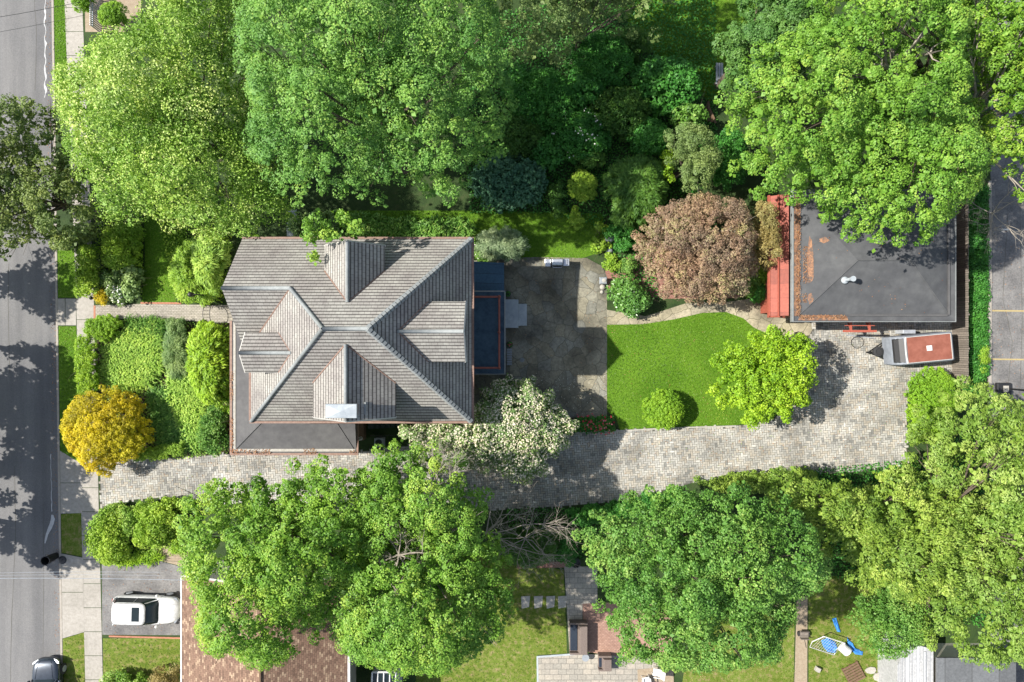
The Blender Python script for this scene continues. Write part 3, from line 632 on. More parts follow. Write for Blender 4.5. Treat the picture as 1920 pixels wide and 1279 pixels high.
# parking lot to the east
slab('parking_lot', M['asphalt2'], [(1857, -900), (3300, -900), (3300, 2000), (1857, 2000)], .014, .1)
slab('parking_kerb', M['kerb'], [(1852, 340), (1857, 340), (1857, 760), (1851, 760)], .13, .25)
for yy in (582, 673): sheet('parking_line', M['yellow'], [(1858, yy - .8), (2050, yy + 1.2), (2050, yy + 4), (1858, yy + 2)], .020)
def crack(pts, w_, z, name='road_crack', mat='joint'):
    L, Rr = [], []
    for i in range(len(pts) - 1):
        for u in np.linspace(0, 1, 7)[:-1]:
            x = pts[i][0] * (1 - u) + pts[i + 1][0] * u + random.uniform(-.5, .5); y = pts[i][1] * (1 - u) + pts[i + 1][1] * u; q = w_ * random.uniform(.6, 1.2); L.append((x - q, y)); Rr.append((x + q, y))
    sheet(name, M[mat], L + Rr[::-1], z)
crack([(14, 1400), (20, 1150), (27, 1000), (24, 850)], .45, -.116); crack([(76, 1400), (79, 1150), (80, 900)], .3, -.116); crack([(16, 700), (13, 560), (14, 480)], .4, -.116)
crack([(60, -40), (66, 60), (63, 190)], .35, -.116); crack([(1890, 400), (1880, 560), (1898, 640), (1886, 760)], .5, .018, 'parking_crack'); crack([(1912, 380), (1916, 600), (1908, 900)], .4, .018, 'parking_crack')
# chalky residue left by run-off in the gutter
def ragged(name, line, wid, z):
    L = []; Rr = []
    for (x, y), w_ in zip(line, wid): L.append((x - w_ * random.uniform(.5, 1.1), y)); Rr.append((x + w_ * random.uniform(.5, 1.1), y))
    sheet(name, M['chalk'], L + Rr[::-1], z)
ln = [(82 + 1.2 * math.sin(k * 1.3) + random.uniform(-.8, .8) + k * .02, -10 + k * 6) for k in range(33)]
ragged('gutter_stain', ln, [random.choice((.6, .9, 1.6, 2.6)) if 3 < k else .7 for k in range(33)], -.115)
ln = [(93 + random.uniform(-.7, .7) + k * .12, 852 + k * 6) for k in range(19)]
ragged('gutter_stain', ln, [.5 + random.uniform(0, .5) for k in range(19)], -.115)
ln = [(96, 966), (97, 974), (95, 982), (90, 992), (86, 1003), (83, 1013), (82, 1020)]
ragged('gutter_stain', ln, [2, 5, 7, 5, 3.6, 2.5, .8], -.114)
# ================================================================ MAIN HOUSE
hx = (-15.1 + -2.3) / 2
house = thing('main_house', 'large hipped house with grey slate roof, four dormers and lead ridges', 'house', (-8.7, .6, 0))
S = M['shingle']
EX, NY, SY, WX, WG = -2.29, 5.79, -4.55, -14.79, -15.3
A = (-9.43, .62, 11.75); B = (-7.16, .62, 11.75); WR = (-11.69, 2.79, 9.756); GP_ = (WG, 2.79, 9.756)
NE, SE, SW = (EX, NY, 7.0), (EX, SY, 7.0), (WX, SY, 7.0); NW = (WG, NY, 7.0); WS = (WX, -.21, 7.0); WGs = (WG, -.21, 7.0)
main = MB()
main.face([NW, NE, B, A, WR, GP_]); main.face([NE, SE, B]); main.face([SE, SW, A, B]); main.face([SW, A, WR, WS]); main.face([WGs, WS, WR, GP_])
rf = main.build('roof', S, house)
# fascia board below the eaves and gable end
wl = MB().prism([(WX + .45, SY + .45), (EX - .45, SY + .45), (EX - .45, NY - .45), (WX + .45, NY - .45)], 0, 6.95)
wl.add([(WX, NY - .45, 6.9), (WX, .1, 6.9), (WX, 2.79, 9.5)], [(0, 1, 2)])
wl.build('wall', M['cream'], house)
MB().prism([(WX, SY + .02), (EX - .02, SY + .02), (EX - .02, NY - .02), (WX, NY - .02)], 6.82, 6.96).build('soffit', M['trim'], house)
# attic blocks keep the roof from being hollow
def ridge(m, p, q, wd=.22, lift=.02):
    p = np.array(p, float); q = np.array(q, float); m.tube([p + (0, 0, lift * .3), q + (0, 0, lift * .3)], wd / 2, 6)
rc = MB()
for p, q in ((A, B), (B, NE), (B, SE), (A, SW), (A, WR), (WR, GP_)): ridge(rc, p, q)
rc.build_each('ridge_cap', M['flash'], rf, smooth=True)
gt = MB()
gt.box((EX - .02, SY - .1, 6.86), (EX + .13, NY + .1, 6.99)); gt.box((WG, NY, 6.86), (EX - .03, NY + .12, 6.99)); gt.box((WX - .1, SY - .12, 6.86), (EX - .03, SY, 6.99)); gt.box((WX - .14, SY, 6.86), (WX - .02, -1.6, 6.99))
gt.build_each('gutter', M['gutter'], house)
# hip shingle caps that step down the two eastern hips
hc = MB()
for c_ in (NE, SE):
    p = np.array(B); q = np.array(c_); L = np.linalg.norm(q - p); n = int(L / .26)
    for i in range(n):
        a = p + (q - p) * i / n; b_ = p + (q - p) * (i + .82) / n
        hc.tube([a + (0, 0, .06), b_ + (0, 0, .085)], .17, 5)
hc.build('hip_cap', M['flash'], rf)
vl = MB()
def valley(p, q):
    p = np.array(p, float); q = np.array(q, float); vl.tube([p + (0, 0, .0), q + (0, 0, .0)], .045, 5)
def dormer(axis, ridge_c, hw, ez, rz, front, pitch_pt, back):
    """gabled dormer: axis 'x' or 'y'; ridge coordinate across; eave and ridge heights; front edge; where eave and ridge die into the roof"""
    f = lambda a, b, z: (a, b, z) if axis == 'x' else (b, a, z)
    m = MB(); r0 = f(front, ridge_c, rz); r1 = f(back, ridge_c, rz)
    for s in (-1, 1):
        m.face([f(front, ridge_c + s * hw, ez), f(pitch_pt, ridge_c + s * hw, ez), r1, r0])
        valley(f(pitch_pt, ridge_c + s * hw, ez), r1)
    o = m.build('dormer_roof', S, house)
    k = MB(); ridge(k, r0, r1, .2); k.build_each('ridge_cap', M['flash'], o, smooth=True)
    g = MB(); fi = front + (.25 if pitch_pt > front else -.25); sgn = 1 if pitch_pt > front else -1
    th = .30
    g.add([f(fi, ridge_c - hw + .25, 7.1), f(fi, ridge_c + hw - .25, 7.1), f(fi, ridge_c + hw - .25, ez + .1), f(fi, ridge_c, rz - .12), f(fi, ridge_c - hw + .25, ez + .1)], [(0, 1, 2, 3, 4)])
    for s in (-1, 1):
        yy = ridge_c + s * (hw - .25); g.add([f(fi, yy, 7.1), f(pitch_pt, yy, 7.1), f(pitch_pt, yy, ez + .1), f(fi, yy, ez + .1)], [(0, 1, 2, 3)])
    wo = g.build('dormer_wall', M['cream'], house)
    t = MB(); fo = front - sgn * .02
    for s in (-1, 1):
        a, b_ = f(front, ridge_c + s * hw, ez - .09), f(front, ridge_c, rz - .09); t.tube([a, b_], .07, 4)
    t.build_each('bargeboard', M['trim'], o)
    wb = MB(); w0, w1 = fi - sgn * .04, fi - sgn * .01
    p0, p1 = f(min(w0, w1), ridge_c - .45, 7.5), f(max(w0, w1), ridge_c + .45, 8.7)
    wb.box(tuple(min(a, b_) for a, b_ in zip(p0, p1)), tuple(max(a, b_) for a, b_ in zip(p0, p1))); wb.build('window', M['glass'], wo)
dormer('y', -8.5, 1.63, 8.83, 10.48, 5.16, 3.79, 2.0)
dormer('y', -8.45, 2.22, 9.12, 11.04, -4.08, -2.24, -.16)
dormer('x', .50, 1.62, 9.12, 10.52, -2.50, -4.5, -5.9)
dormer('x', -.62, 1.08, 8.95, 9.78, -14.37, -12.56, -11.63)
valley(WR, WS)
vl.build_each('valley_flashing', M['gutter'], rf)
# chimney at the south dormer
ch = MB(); cx, cy = W(640, 771, 11.6)[:2]
ch.box((cx - .62, cy - .28, 6.8), (cx + .62, cy + .28, 11.5)); co = ch.build('chimney', M['gutter'], house)
cp = MB(); cp.add([(cx - .8, cy - .36, 11.5), (cx + .78, cy - .36, 11.5), (cx + .78, cy + .36, 11.5), (cx - .8, cy + .36, 11.5), (cx - .78, cy - .34, 11.62), (cx + .76, cy - .34, 11.62), (cx + .76, cy + .34, 11.62), (cx - .78, cy + .34, 11.62), (cx, cy, 11.78)],
       [(3, 2, 1, 0), (0, 1, 5, 4), (1, 2, 6, 5), (2, 3, 7, 6), (3, 0, 4, 7), (4, 5, 8), (5, 6, 8), (6, 7, 8), (7, 4, 8)]); cp.build('chimney_cap', M['bluestone'], co)
fl = MB(); fl.box((cx + .62, cy - .3, 10.0), (cx + .95, cy + .34, 10.35)); fl.build('chimney_flashing', M['flash'], co)
# wrap-around porch roof
PX0, PY0, PX1, PY1, PZ = -17.2, -6.88, -9.56, 1.25, 3.75
pr = MB(); iz = 4.35; ix, iy = WX + .45, SY + .45
pr.add([(PX0, PY0, PZ), (PX1, PY0, PZ), (PX1, iy, iz), (ix, iy, iz), (ix, PY1, iz), (PX0, PY1, PZ), (PX1 - 1.6, iy, iz), (PX1, iy - .01, iz - .55)], [(0, 1, 6, 3), (1, 7, 2, 6), (0, 3, 4, 5)])
po = pr.build('porch_roof', M['membrane'], house)
sm = MB(); sm.tube([(PX0, PY0, PZ + .02), (ix, iy, iz + .02)], .03, 4); sm.tube([(PX1, PY0, PZ + .02), (PX1 - 1.6, iy, iz + .02)], .03, 4)
for x in (-15.9, -13.2, -11.4): pass
sm.build_each('roof_seam', M['membrane'], po)
pg = MB(); pg.box((PX0 - .14, PY0 - .14, PZ - .14), (PX0 + .0, PY1, PZ + .03)); pg.box((PX0, PY0 - .14, PZ - .14), (PX1 + .1, PY0, PZ + .03)); pg.box((PX1, PY0, PZ - .14), (PX1 + .12, iy, PZ + .05))
pg.build_each('porch_gutter', M['gutter'], house)
pt = MB(); pt.box((PX0 + .10, PY0 + .1, PZ + .05), (PX0 + .24, PY1 - .1, PZ + .085)); pt.box((PX0 + .25, PY0 + .10, PZ + .05), (PX1 - .05, PY0 + .26, PZ + .085)); pt.build_each('gutter_board', M['stone'], po)
litter('leaf_litter', [(PX0 - .1, PY0, PX0 + .12, PY0 + 2.2), (PX0 - .1, PY0 + 3.2, PX0 + .12, PY0 + 5), (PX0, PY0 - .05, PX0 + 2.4, PY0 + .25), (PX0 + 4.4, PY0 - .05, PX0 + 5.2, PY0 + .3), (PX1 - .5, PY0, PX1, PY0 + .2)], PZ + .09, 260, po)
pp = MB(); pp.prism([(PX0 + .35, PY0 + .35), (PX1 - .2, PY0 + .35), (PX1 - .2, iy - .02), (ix - .02, iy - .02), (ix - .02, PY1 - .3), (PX0 + .35, PY1 - .3)], .0, .9); pp.build('porch_floor', M['wood'], house)
for x, y in ((PX0 + .5, PY0 + .5), (PX0 + .5, PY0 + 3.2), (PX0 + .5, PY1 - .5), (PX0 + 2.6, PY0 + .5), (PX0 + 5, PY0 + .5), (PX1 - .35, PY0 + .5)):
    MB().lathe((x, y, .9), [(.13, 0), (.13, .15), (.09, .2), (.08, 2.5), (.13, 2.6), (.13, 2.72)], 10).build('porch_post', M['trim'], house)
# rear annex with a flat roof deck
AX0, AX1, AY0, AY1, AZ = -2.74, -.42, -2.06, 3.12, 3.2
an = MB().box((AX0, AY0 + .15, 0), (AX1 - .15, AY1 - .15, AZ - .12)).build('annex', M['navy'], house)
MB().box((AX0, AY0, AZ - .12), (AX1, AY1, AZ)).build('roof_deck', M['navydeck'], an)
e = MB()
for a, b_ in (((AX0, AY1 - .06, AZ - .1), (AX1, AY1 + .02, AZ + .05)), ((AX1 - .06, AY0 + .02, AZ - .1), (AX1 + .02, AY1 - .06, AZ + .05)), ((AX0, AY0 - .02, AZ - .1), (AX1 - .0, AY0 + .02, AZ + .05))): e.box(a, b_)
e.build_each('drip_edge', M['flash'], an)
rl = MB(); rx = AX1 - .36
ry0, ry1 = AY0 + .42, AY1 - .42
rl.tube([(AX0, ry1, AZ + .85), (rx, ry1, AZ + .85)], .06, 6); rl.tube([(rx, ry1, AZ + .85), (rx, ry0, AZ + .85)], .06, 6); rl.tube([(rx, ry0, AZ + .85), (AX0, ry0, AZ + .85)], .06, 6)
rl.tube([(AX0, ry1, AZ + .12), (rx, ry1, AZ + .12), (rx, ry0, AZ + .12), (AX0, ry0, AZ + .12)], .035, 5)
k = ry0 + .15
while k < ry1: rl.tube([(rx, k, AZ + .1), (rx, k, AZ + .84)], .014, 4, False); k += .17
k = AX0 + .1
while k < rx:
    for yy in (ry0, ry1): rl.tube([(k, yy, AZ + .1), (k, yy, AZ + .84)], .014, 4, False)
    k += .17
rr = rl.build('railing', M['redrail'], an)
for yy in (ry0, (ry0 + ry1) / 2, ry1): MB().lathe((rx, yy, AZ), [(.07, 0), (.07, .9), (.1, .93), (.06, 1.0), (.0, 1.05)], 8).build('newel_post', M['redrail'], an)
bk = MB(); bk.add([(AX0, 3.25, 2.1), (-.52, 3.25, 1.2), (-.52, 5.1, 1.2), (AX0, 5.1, 2.1), (AX0, 3.25, 0), (-.52, 3.25, 0), (-.52, 5.1, 0), (AX0, 5.1, 0)], [(0, 1, 2, 3), (4, 5, 1, 0), (5, 6, 2, 1), (6, 7, 3, 2)]); bk.build('bulkhead', M['navy'], house)
st_ = MB()
st_.box((AX1 - .1, W(0, 615)[1], 0), (W(972, 0)[0], W(0, 562)[1], .36)); st_.box((W(972, 0)[0], W(0, 611)[1], 0), (W(988, 0)[0], W(0, 570)[1], .18))
st_.build('back_steps', M['bluestone'], house, bevel=.02)
sd = MB(); zz = 0
for i in range(6): sd.box((-9.4 + i * .32, -5.75, 0), (-9.4 + (i + 1) * .32, -4.15, 1.1 - i * .18))
sd.build('side_steps', M['greenpaint'], house)
rr2 = MB(); rr2.tube([(-9.3, -6.2, 0), (-9.3, -6.2, .95), (-7.5, -6.2, .95), (-7.5, -6.2, 0)], .02, 5)
for i in range(12): rr2.tube([(-9.2 + i * .15, -6.2, 0), (-9.2 + i * .15, -6.2, .95)], .008, 4)
tag(rr2.build('garden_railing', M['iron']), 'thin black iron railing beside the drive below the side steps', 'railing')
ac = thing('air_conditioner', 'small green-grey air conditioner unit beside the side steps of the house', 'air conditioner', (-8.3, -6.0, 0))
x, y = W(710, 830, .8)[:2]
MB().box((x - .3, y - .3, .05), (x + .3, y + .3, .8)).build('casing', M['grey'], ac, bevel=.03); MB().lathe((x, y, .80), [(.22, 0), (.22, .02), (.19, .02), (.19, .01), (.0, .01)], 14).build('fan_grille', M['iron'], ac)
# ================================================================ GARAGE
ga = thing('garage', 'garage with dark hipped membrane roof, rust litter along its gutters and red walls', 'garage', (22, 5, 0))
GX0, GX1, GY0, GY1, GZ = 17.42, 27.45, 1.24, 9.4, 3.4
MB().box((GX0 + .25, GY0 + .35, 0), (GX1 - .3, GY1 - .3, GZ - .1)).build('wall', M['redwood'], ga)
g = MB(); rz = 4.25; ra, rb = (21.0, 4.9, rz), (24.2, 4.9, rz); i_ = .35
c4 = [(GX0 + i_, GY0 + i_, GZ), (GX1 - i_, GY0 + i_, GZ), (GX1 - i_, GY1 - i_, GZ), (GX0 + i_, GY1 - i_, GZ)]
g.add(c4 + [ra, rb], [(0, 1, 5, 4), (1, 2, 5), (2, 3, 4, 5), (3, 0, 4)])
o4 = [(GX0, GY0, GZ + .04), (GX1, GY0, GZ + .04), (GX1, GY1, GZ + .04), (GX0, GY1, GZ + .04)]
g.add(c4 + o4, [(4, 5, 1, 0), (5, 6, 2, 1), (6, 7, 3, 2), (7, 4, 0, 3)])
gr = g.build('roof', M['garageroof'], ga)
f_ = MB()
f_.box((GX0 - .1, GY0 - .02, GZ - .18), (GX0, GY1, GZ + .1)); f_.box((GX0 - .1, GY0 - .06, GZ - .18), (GX1 + .04, GY0 - .02, GZ + .07)); f_.box((GX1, GY0 - .02, GZ - .18), (GX1 + .04, GY1, GZ + .07))
f_.build_each('fascia', M['flash'], ga)
sm = MB()
for p, q in ((c4[0], ra), (c4[1], rb), (ra, rb)): sm.tube([np.array(p) + (0, 0, .005), np.array(q) + (0, 0, .005)], .045, 5)
sm.build_each('roof_seam', M['garageroof'], gr)
cb = MB(); cb.box((GX1 - .48, GY0 + .38, GZ + .05), (GX1 - .36, GY1 - .5, GZ + .12)); cb.box((GX0 + 3.2, GY0 + .30, GZ + .05), (GX1 - .50, GY0 + .40, GZ + .10)); cb.build_each('gutter_board', M['membrane'], gr)
litter('leaf_litter', [(GX0 + .1, GY0 + .3, GX0 + .42, GY1 - .6), (GX0 + .3, GY0 + .12, GX0 + 3.2, GY0 + .38), (GX0 + .55, GY0 + 2.3, GX0 + .95, GY0 + 4.6), (GX0 + .5, GY0 + 1.1, GX0 + .8, GY0 + 1.7), (GX0 + 1.25, GY0 + 4.7, GX0 + 1.6, GY0 + 5.0)], GZ + .14, 420, gr, .055)
def blot(cx_, cy_, rx_b, ry_b, n=18): return [(cx_ + rx_b * math.cos(a_) * random.uniform(.55, 1.15), cy_ + ry_b * math.sin(a_) * random.uniform(.7, 1.1)) for a_ in np.linspace(0, 2 * math.pi, n + 1)[:-1]]
for cx_, cy_, ra_, rb_b in ((GX0 + .98, GY0 + 3.7, .26, 1.45), (GX0 + 1.0, GY0 + 1.35, .17, .38), (GX0 + 1.75, GY0 + 4.95, .3, .2)):
    zc = lambda x, y: GZ + (x - GX0 - i_) * (rz - GZ) / (ra[0] - GX0 - i_) + .012
    pl_ = blot(cx_, cy_, ra_, rb_b); m = MB(); m.add([(x, y, zc(x, y)) for x, y in (pl_ if True else pl_)], [tuple(range(len(pl_)))]); m.build('rust_patch', M['rustpatch'], gr)
mm = MB(); mm.add([(GX0 + .02, GY0 + .3, GZ + .052), (GX0 + .40, GY0 + .34, GZ + .02), (GX0 + .42, GY1 - .4, GZ + .02), (GX0 + .02, GY1 - .3, GZ + .052)], [(0, 1, 2, 3)]); mm.add([(GX0 + .3, GY0 + .04, GZ + .052), (GX0 + 3.4, GY0 + .04, GZ + .052), (GX0 + 3.3, GY0 + .36, GZ + .022), (GX0 + .42, GY0 + .36, GZ + .022)], [(0, 1, 2, 3)]); mm.build_each('rust_patch', M['rustpatch'], gr)
vx, vy = W(1595, 524, 4.3)[:2]
vb = MB().lathe((vx - .2, vy - .02, 3.98), [(.24, 0), (.2, .06), (.12, .1), (0, .1)], 14).build('vent_flashing', M['bluestone'], ga, smooth=True); MB().tube([(vx - .2, vy - .02, 3.95), (vx - .1, vy, 4.5), (vx - .08, vy, 4.62), (vx - .08, vy, 4.8)], [.10, .10, .15, .17], 12).build('roof_vent', M['bluestone'], ga)
lt = MB(); lz0, lz1 = 2.35, 3.0
lx0 = W(1442, 0, lz0)[0]
lt.add([(lx0, GY0 + .35, lz0), (GX0 - .1, GY0 + .35, lz1), (GX0 - .1, 9.2, lz1), (lx0, 9.2, lz0), (lx0, GY0 + .35, lz0 - .1), (GX0 - .1, GY0 + .35, lz0 - .1), (GX0 - .1, 9.2, lz0 - .1), (lx0, 9.2, lz0 - .1)], [(0, 1, 2, 3), (4, 5, 1, 0), (6, 7, 3, 2), (7, 4, 0, 3)])
le = lt.build('lean_to_roof', M['redwood'], ga)
xm = (lx0 + GX0) / 2 - .1
bt = MB(); bt.box((xm - .05, GY0 + .3, 2.72), (xm + .03, 9.2, 2.80)); bt.box((lx0 - .06, GY0 + .25, 2.2), (lx0 + .05, 9.25, 2.42)); bt.box((lx0, GY0 + .26, 2.2), (GX0 - .1, GY0 + .36, 2.42))
bt.build_each('batten', M['orange'], le)
MB().box((lx0 + .3, GY0 + .6, 0), (GX0 + .2, 9.0, 2.3)).build('lean_to_wall', M['redwood'], ga)
# red door frame standing out from the south wall
dz = 2.2; x0, x1 = W(1582, 0, dz)[0], W(1644, 0, dz)[0]; ya, yb = W(0, 623, dz)[1], GY0 + .3
d = MB(); d.box((x0, ya, dz - .14), (x1, ya + .14, dz)); d.box((x0 + .42, ya + .14, dz - .12), (x0 + .54, yb, dz - .01)); d.box((x1 - .5, ya + .14, dz - .12), (x1 - .38, yb, dz - .01)); d.box((x0 + .1, ya + .40, dz - .1), (x1 - .1, ya + .45, dz - .03)); 
for xx in (x0 + .42, x1 - .5): d.tube([(xx + .06, yb, 1.5), (xx + .06, ya + .2, dz - .1)], .05, 5)
d.build('door_canopy', M['orange'], ga)
# ================================================================ NEIGHBOURING BUILDINGS
nb = thing('neighbour_house', 'low house under brown patchwork shingles with a white gutter beside the white car', 'house', (-16, -22, 0))
nz = 4.0; ex0, ex1 = W(341, 0, nz)[0], W(652, 0, nz)[0]; ny = W(0, 1081, nz)[1]; rx_, rz_ = W(488, 0, 5.8)[0], 5.8
ys = -31.0
n_ = MB(); n_.face([(ex0, ny, nz), (ex0, ys, nz), (rx_, ys, rz_), (rx_, ny, rz_)]); n_.face([(ex1, ny, nz), (ex1, ys, nz), (rx_, ys, rz_), (rx_, ny, rz_)]); n_.build('roof', M['browntile'], nb)
MB().tube([(rx_, ny, rz_), (rx_, ys, rz_)], .09, 6).build('ridge_cap', M['wood'], nb)
w_ = MB(); w_.prism([(ex0 + .4, ys), (ex1 - .4, ys), (ex1 - .4, ny - .3), (ex0 + .4, ny - .3)], 0, nz - .05); w_.add([(ex0 + .2, ny - .3, nz), (ex1 - .2, ny - .3, nz), (rx_, ny - .3, rz_ - .05)], [(0, 1, 2)]); w_.build('wall', M['cream'], nb)
gg = MB(); gg.box((ex0 - .08, ys, nz - .15), (ex0, ny, nz + .02)); gg.box((ex1, ys, nz - .15), (ex1 + .14, ny, nz + .02)); gg.build_each('gutter', M['white'], nb)
vg = MB(); vg.tube([(ex0, ny + .04, nz - .02), (rx_, ny + .04, rz_ - .02), (ex1, ny + .04, nz - .02)], .07, 4); vg.build_each('bargeboard', M['trim'], nb)
gh = thing('glass_lean_to', 'white framed glass lean-to roof poking out under the trees at the bottom', 'conservatory', (-7.5, -24, 0))
x0, y0 = W(697, 1262, 2.6)[:2]; x1, y1 = W(742, 1340, 2.6)[:2]
MB().box((x0, y1, 0), (x1, y0 - .1, 2.4)).build('wall', M['white'], gh); MB().add([(x0, y0, 2.45), (x1, y0, 2.45), (x1, y1, 2.8), (x0, y1, 2.8)], [(0, 1, 2, 3)]).build('pane', M['glass'], gh)
q = MB()
for i in range(5): xx = x0 + (x1 - x0) * i / 4; q.tube([(xx, y0, 2.5), (xx, y1, 2.85)], .05, 4)
q.tube([(x0, y0, 2.5), (x1, y0, 2.5)], .06, 4); q.build('frame', M['white'], gh)
wsd = thing('white_shed', 'shed with a white ribbed metal roof under the yellow-green trees', 'shed', (20, -20.5, 0))
z = 2.6; a = [W(1683, 1248, z), W(1705, 1205, z), W(1750, 1218, z), W(1750, 1330, z), W(1683, 1330, z)]
m = MB(); m.add([tuple(p) for p in a] + [(p[0], p[1], z - .1) for p in a], [(0, 1, 2, 3, 4), (5, 6, 1, 0), (6, 7, 2, 1), (7, 8, 3, 2), (9, 5, 0, 4)]); r_ = m.build('roof', M['whiteroof'], wsd)
cen = np.mean([p[:2] for p in a], 0); MB().prism([tuple(cen + (p[:2] - cen) * .88) for p in a], 0, z - .1).build('wall', M['whiteroof'], wsd)
rb_ = MB()
for i in range(9):
    x = a[0][0] + .15 + i * .22; rb_.tube([(x, a[0][1] + .2, z + .01), (x, a[3][1], z + .01)], .02, 4)
x = W(1733, 0, z)[0]; rb_.tube([(x, a[2][1] - .1, z + .04), (x, a[3][1], z + .04)], .07, 6); rb_.build('rib', M['whiteroof'], r_)
dg = thing('flat_roofed_shed', 'low building with a dark grey panelled flat roof at the lower right edge', 'shed', (24, -21, 0))
z = 2.8; p0, p1 = W(1757, 1234, z), W(1905, 1360, z)
MB().box((p0[0], p1[1], z - .15), (p1[0], p0[1], z)).build('roof', M['darkgrey'], dg); MB().box((p0[0] + .3, p1[1], 0), (p1[0] - .3, p0[1] - .3, z - .15)).build('wall', M['cream'], dg)
# ================================================================ VEHICLES
def car(name, label, loc, rot, L, Wd, Ht, paint, roofpaint=None, sunroof=False, cargo=False):
    root = thing(name, label, 'car', loc); h = Wd / 2
    def put(mb, nm, mat, par=root, **k): mb.xf(rot, loc); return mb.build(nm, mat, par, **k)
    # lower body: stations from tail to nose: x, half-width, top z, bottom z
    st = [(-.5, .55, .62, .42), (-.492, .74, .78, .34), (-.465, .88, .98, .26), (-.40, .985, 1.03, .22), (-.2, 1.0, 1.02, .2), (.05, 1.0, 1.0, .2), (.17, .99, .99, .2), (.22, .985, 1.0, .2), (.33, .97, .955, .22), (.42, .90, .88, .24), (.465, .76, .78, .28), (.49, .58, .68, .33), (.5, .36, .58, .4)]
    rings = []
    for x, wf, zt, zb in st:
        w2 = h * wf; zt *= Ht / 1.55
        rings.append([(x * L, -w2 * .55, zt), (x * L, -w2 * .84, zt - .03), (x * L, -w2 * .965, zt - .12), (x * L, -w2, (zt + zb) * .52), (x * L, -w2 * .95, zb), (x * L, w2 * .95, zb), (x * L, w2, (zt + zb) * .52), (x * L, w2 * .965, zt - .12), (x * L, w2 * .84, zt - .03), (x * L, w2 * .55, zt)])
    b = put(MB().loft(rings[::-1]), 'body', M[paint], smooth=True); b.modifiers.new('s', 'SUBSURF').render_levels = 2
    zb = .97 * Ht / 1.55; zt = Ht
    def ring(xr, xf_, wr, z, n=6):
        r = []
        for cx_, cy_, a0 in ((xf_, wr, 0), (xr, wr, 90), (xr, -wr, 180), (xf_, -wr, 270)):
            rad = .36; sx = -1 if cx_ == xf_ else 1; sy = -1 if cy_ > 0 else 1
            for k in range(n):
                a_ = R(a0 + 90 * k / (n - 1)); r.append((cx_ + sx * rad + rad * math.cos(a_), cy_ + sy * rad + rad * math.sin(a_), z))
        return r
    xr0, xf0 = (-.455 * L, .235 * L); xr1, xf1 = (-.40 * L, .075 * L)
    gl = MB().loft([ring(xr0, xf0, h * .90, zb - .02), ring(xr1, xf1, h * .78, zt - .05)]); put(gl, 'window_glass', M['glass'])
    rp = MB().loft([ring(xr1 - .05, xf1 + .03, h * .80, zt - .07), ring(xr1 - .03, xf1 + .01, h * .78, zt - .02), ring(xr1 + .1, xf1 - .12, h * .66, zt + .012)]); ro = put(rp, 'roof', M[paint], smooth=True)
    if sunroof:
        put(MB().box((xf1 - .82, -h * .5, zt - .02), (xf1 - .32, h * .5, zt + .026)), 'sunroof', M['glass'], ro, bevel=.02)
        rk = MB()
        for s in (-1, 1): rk.tube([(xr1 + .15, s * h * .74, zt + .0), (xf1 - .1, s * h * .74, zt + .0)], .022, 5)
        rk.xf(rot, loc); rk.build_each('roof_rail', M['black'], ro)
    pl = MB()
    for s in (-1, 1):
        pl.tube([(xf0 - .05, s * h * .85, zb - .01), (xf1, s * h * .76, zt - .04)], .03, 5); pl.tube([(xr0 + .06, s * h * .85, zb - .01), (xr1 + .02, s * h * .76, zt - .04)], .06, 5)
        pl.tube([(-.1 * L, s * h * .905, zb), (-.1 * L, s * h * .79, zt - .05)], .012, 5)
    pl.xf(rot, loc); pl.build_each('pillar', M[paint], root, smooth=True)
    for s in (-1, 1):
        put(MB().lathe((0, 0, 0), [(0, -.09), (.1, -.06), (.11, .02), (.05, .09), (0, .1)], 8).xf(0, (.19 * L, s * (h + .08), zb)), 'side_mirror', M[paint], smooth=True)
        hl = MB().loft([[(.455 * L, s * h * .60, .70), (.485 * L, s * h * .55, .66), (.485 * L, s * h * .55, .56), (.455 * L, s * h * .60, .56)], [(.425 * L, s * h * .90, .76), (.45 * L, s * h * .87, .72), (.45 * L, s * h * .87, .60), (.425 * L, s * h * .9, .6)]]); put(hl, 'headlight', M['alu'])
        tl = MB().box((-.492 * L, s * h * .62 - .14, .74), (-.465 * L, s * h * .62 + .14, .88)); put(tl, 'tail_light', M['redrail'])
    for x in (-.3, .31):
        for s in (-1, 1):
            wm = MB(); y0, y1 = s * (h - .20), s * (h + .012)
            wm.tube([(x * L, y0, .34), (x * L, y0 * .7 + y1 * .3, .34), (x * L, y1 - s * .03, .34), (x * L, y1, .34)], [.31, .34, .34, .31], 20); wo = put(wm, 'wheel', M['rubber'])
            put(MB().tube([(x * L, y1 - s * .02, .34), (x * L, y1 + s * .012, .34)], .21, 16), 'rim', M['alu'], wo)
    hood = MB()
    for s in (-1, 1): hood.tube([(.23 * L, s * h * .62, 1.0 * Ht / 1.55), (.40 * L, s * h * .5, .905 * Ht / 1.55), (.47 * L, s * h * .38, .775 * Ht / 1.55)], .012, 4)
    hood.xf(rot, loc); hood.build_each('hood_crease', M[paint], root)
    return root
cpx = W(271, 1145, .9)
car('parked_car', 'white family car with a dark sunroof parked nose-in beside the brown shingled house', (cpx[0], cpx[1], 0.012), R(-1.5), 4.4, 1.86, 1.55, 'white', sunroof=True)
dpx = W(84, 1303, .8)
car('parked_car', 'dark blue-grey car parked by the kerb, cut off by the bottom edge', (dpx[0], dpx[1], -.12), R(92), 4.6, 1.9, 1.5, 'darkcar')
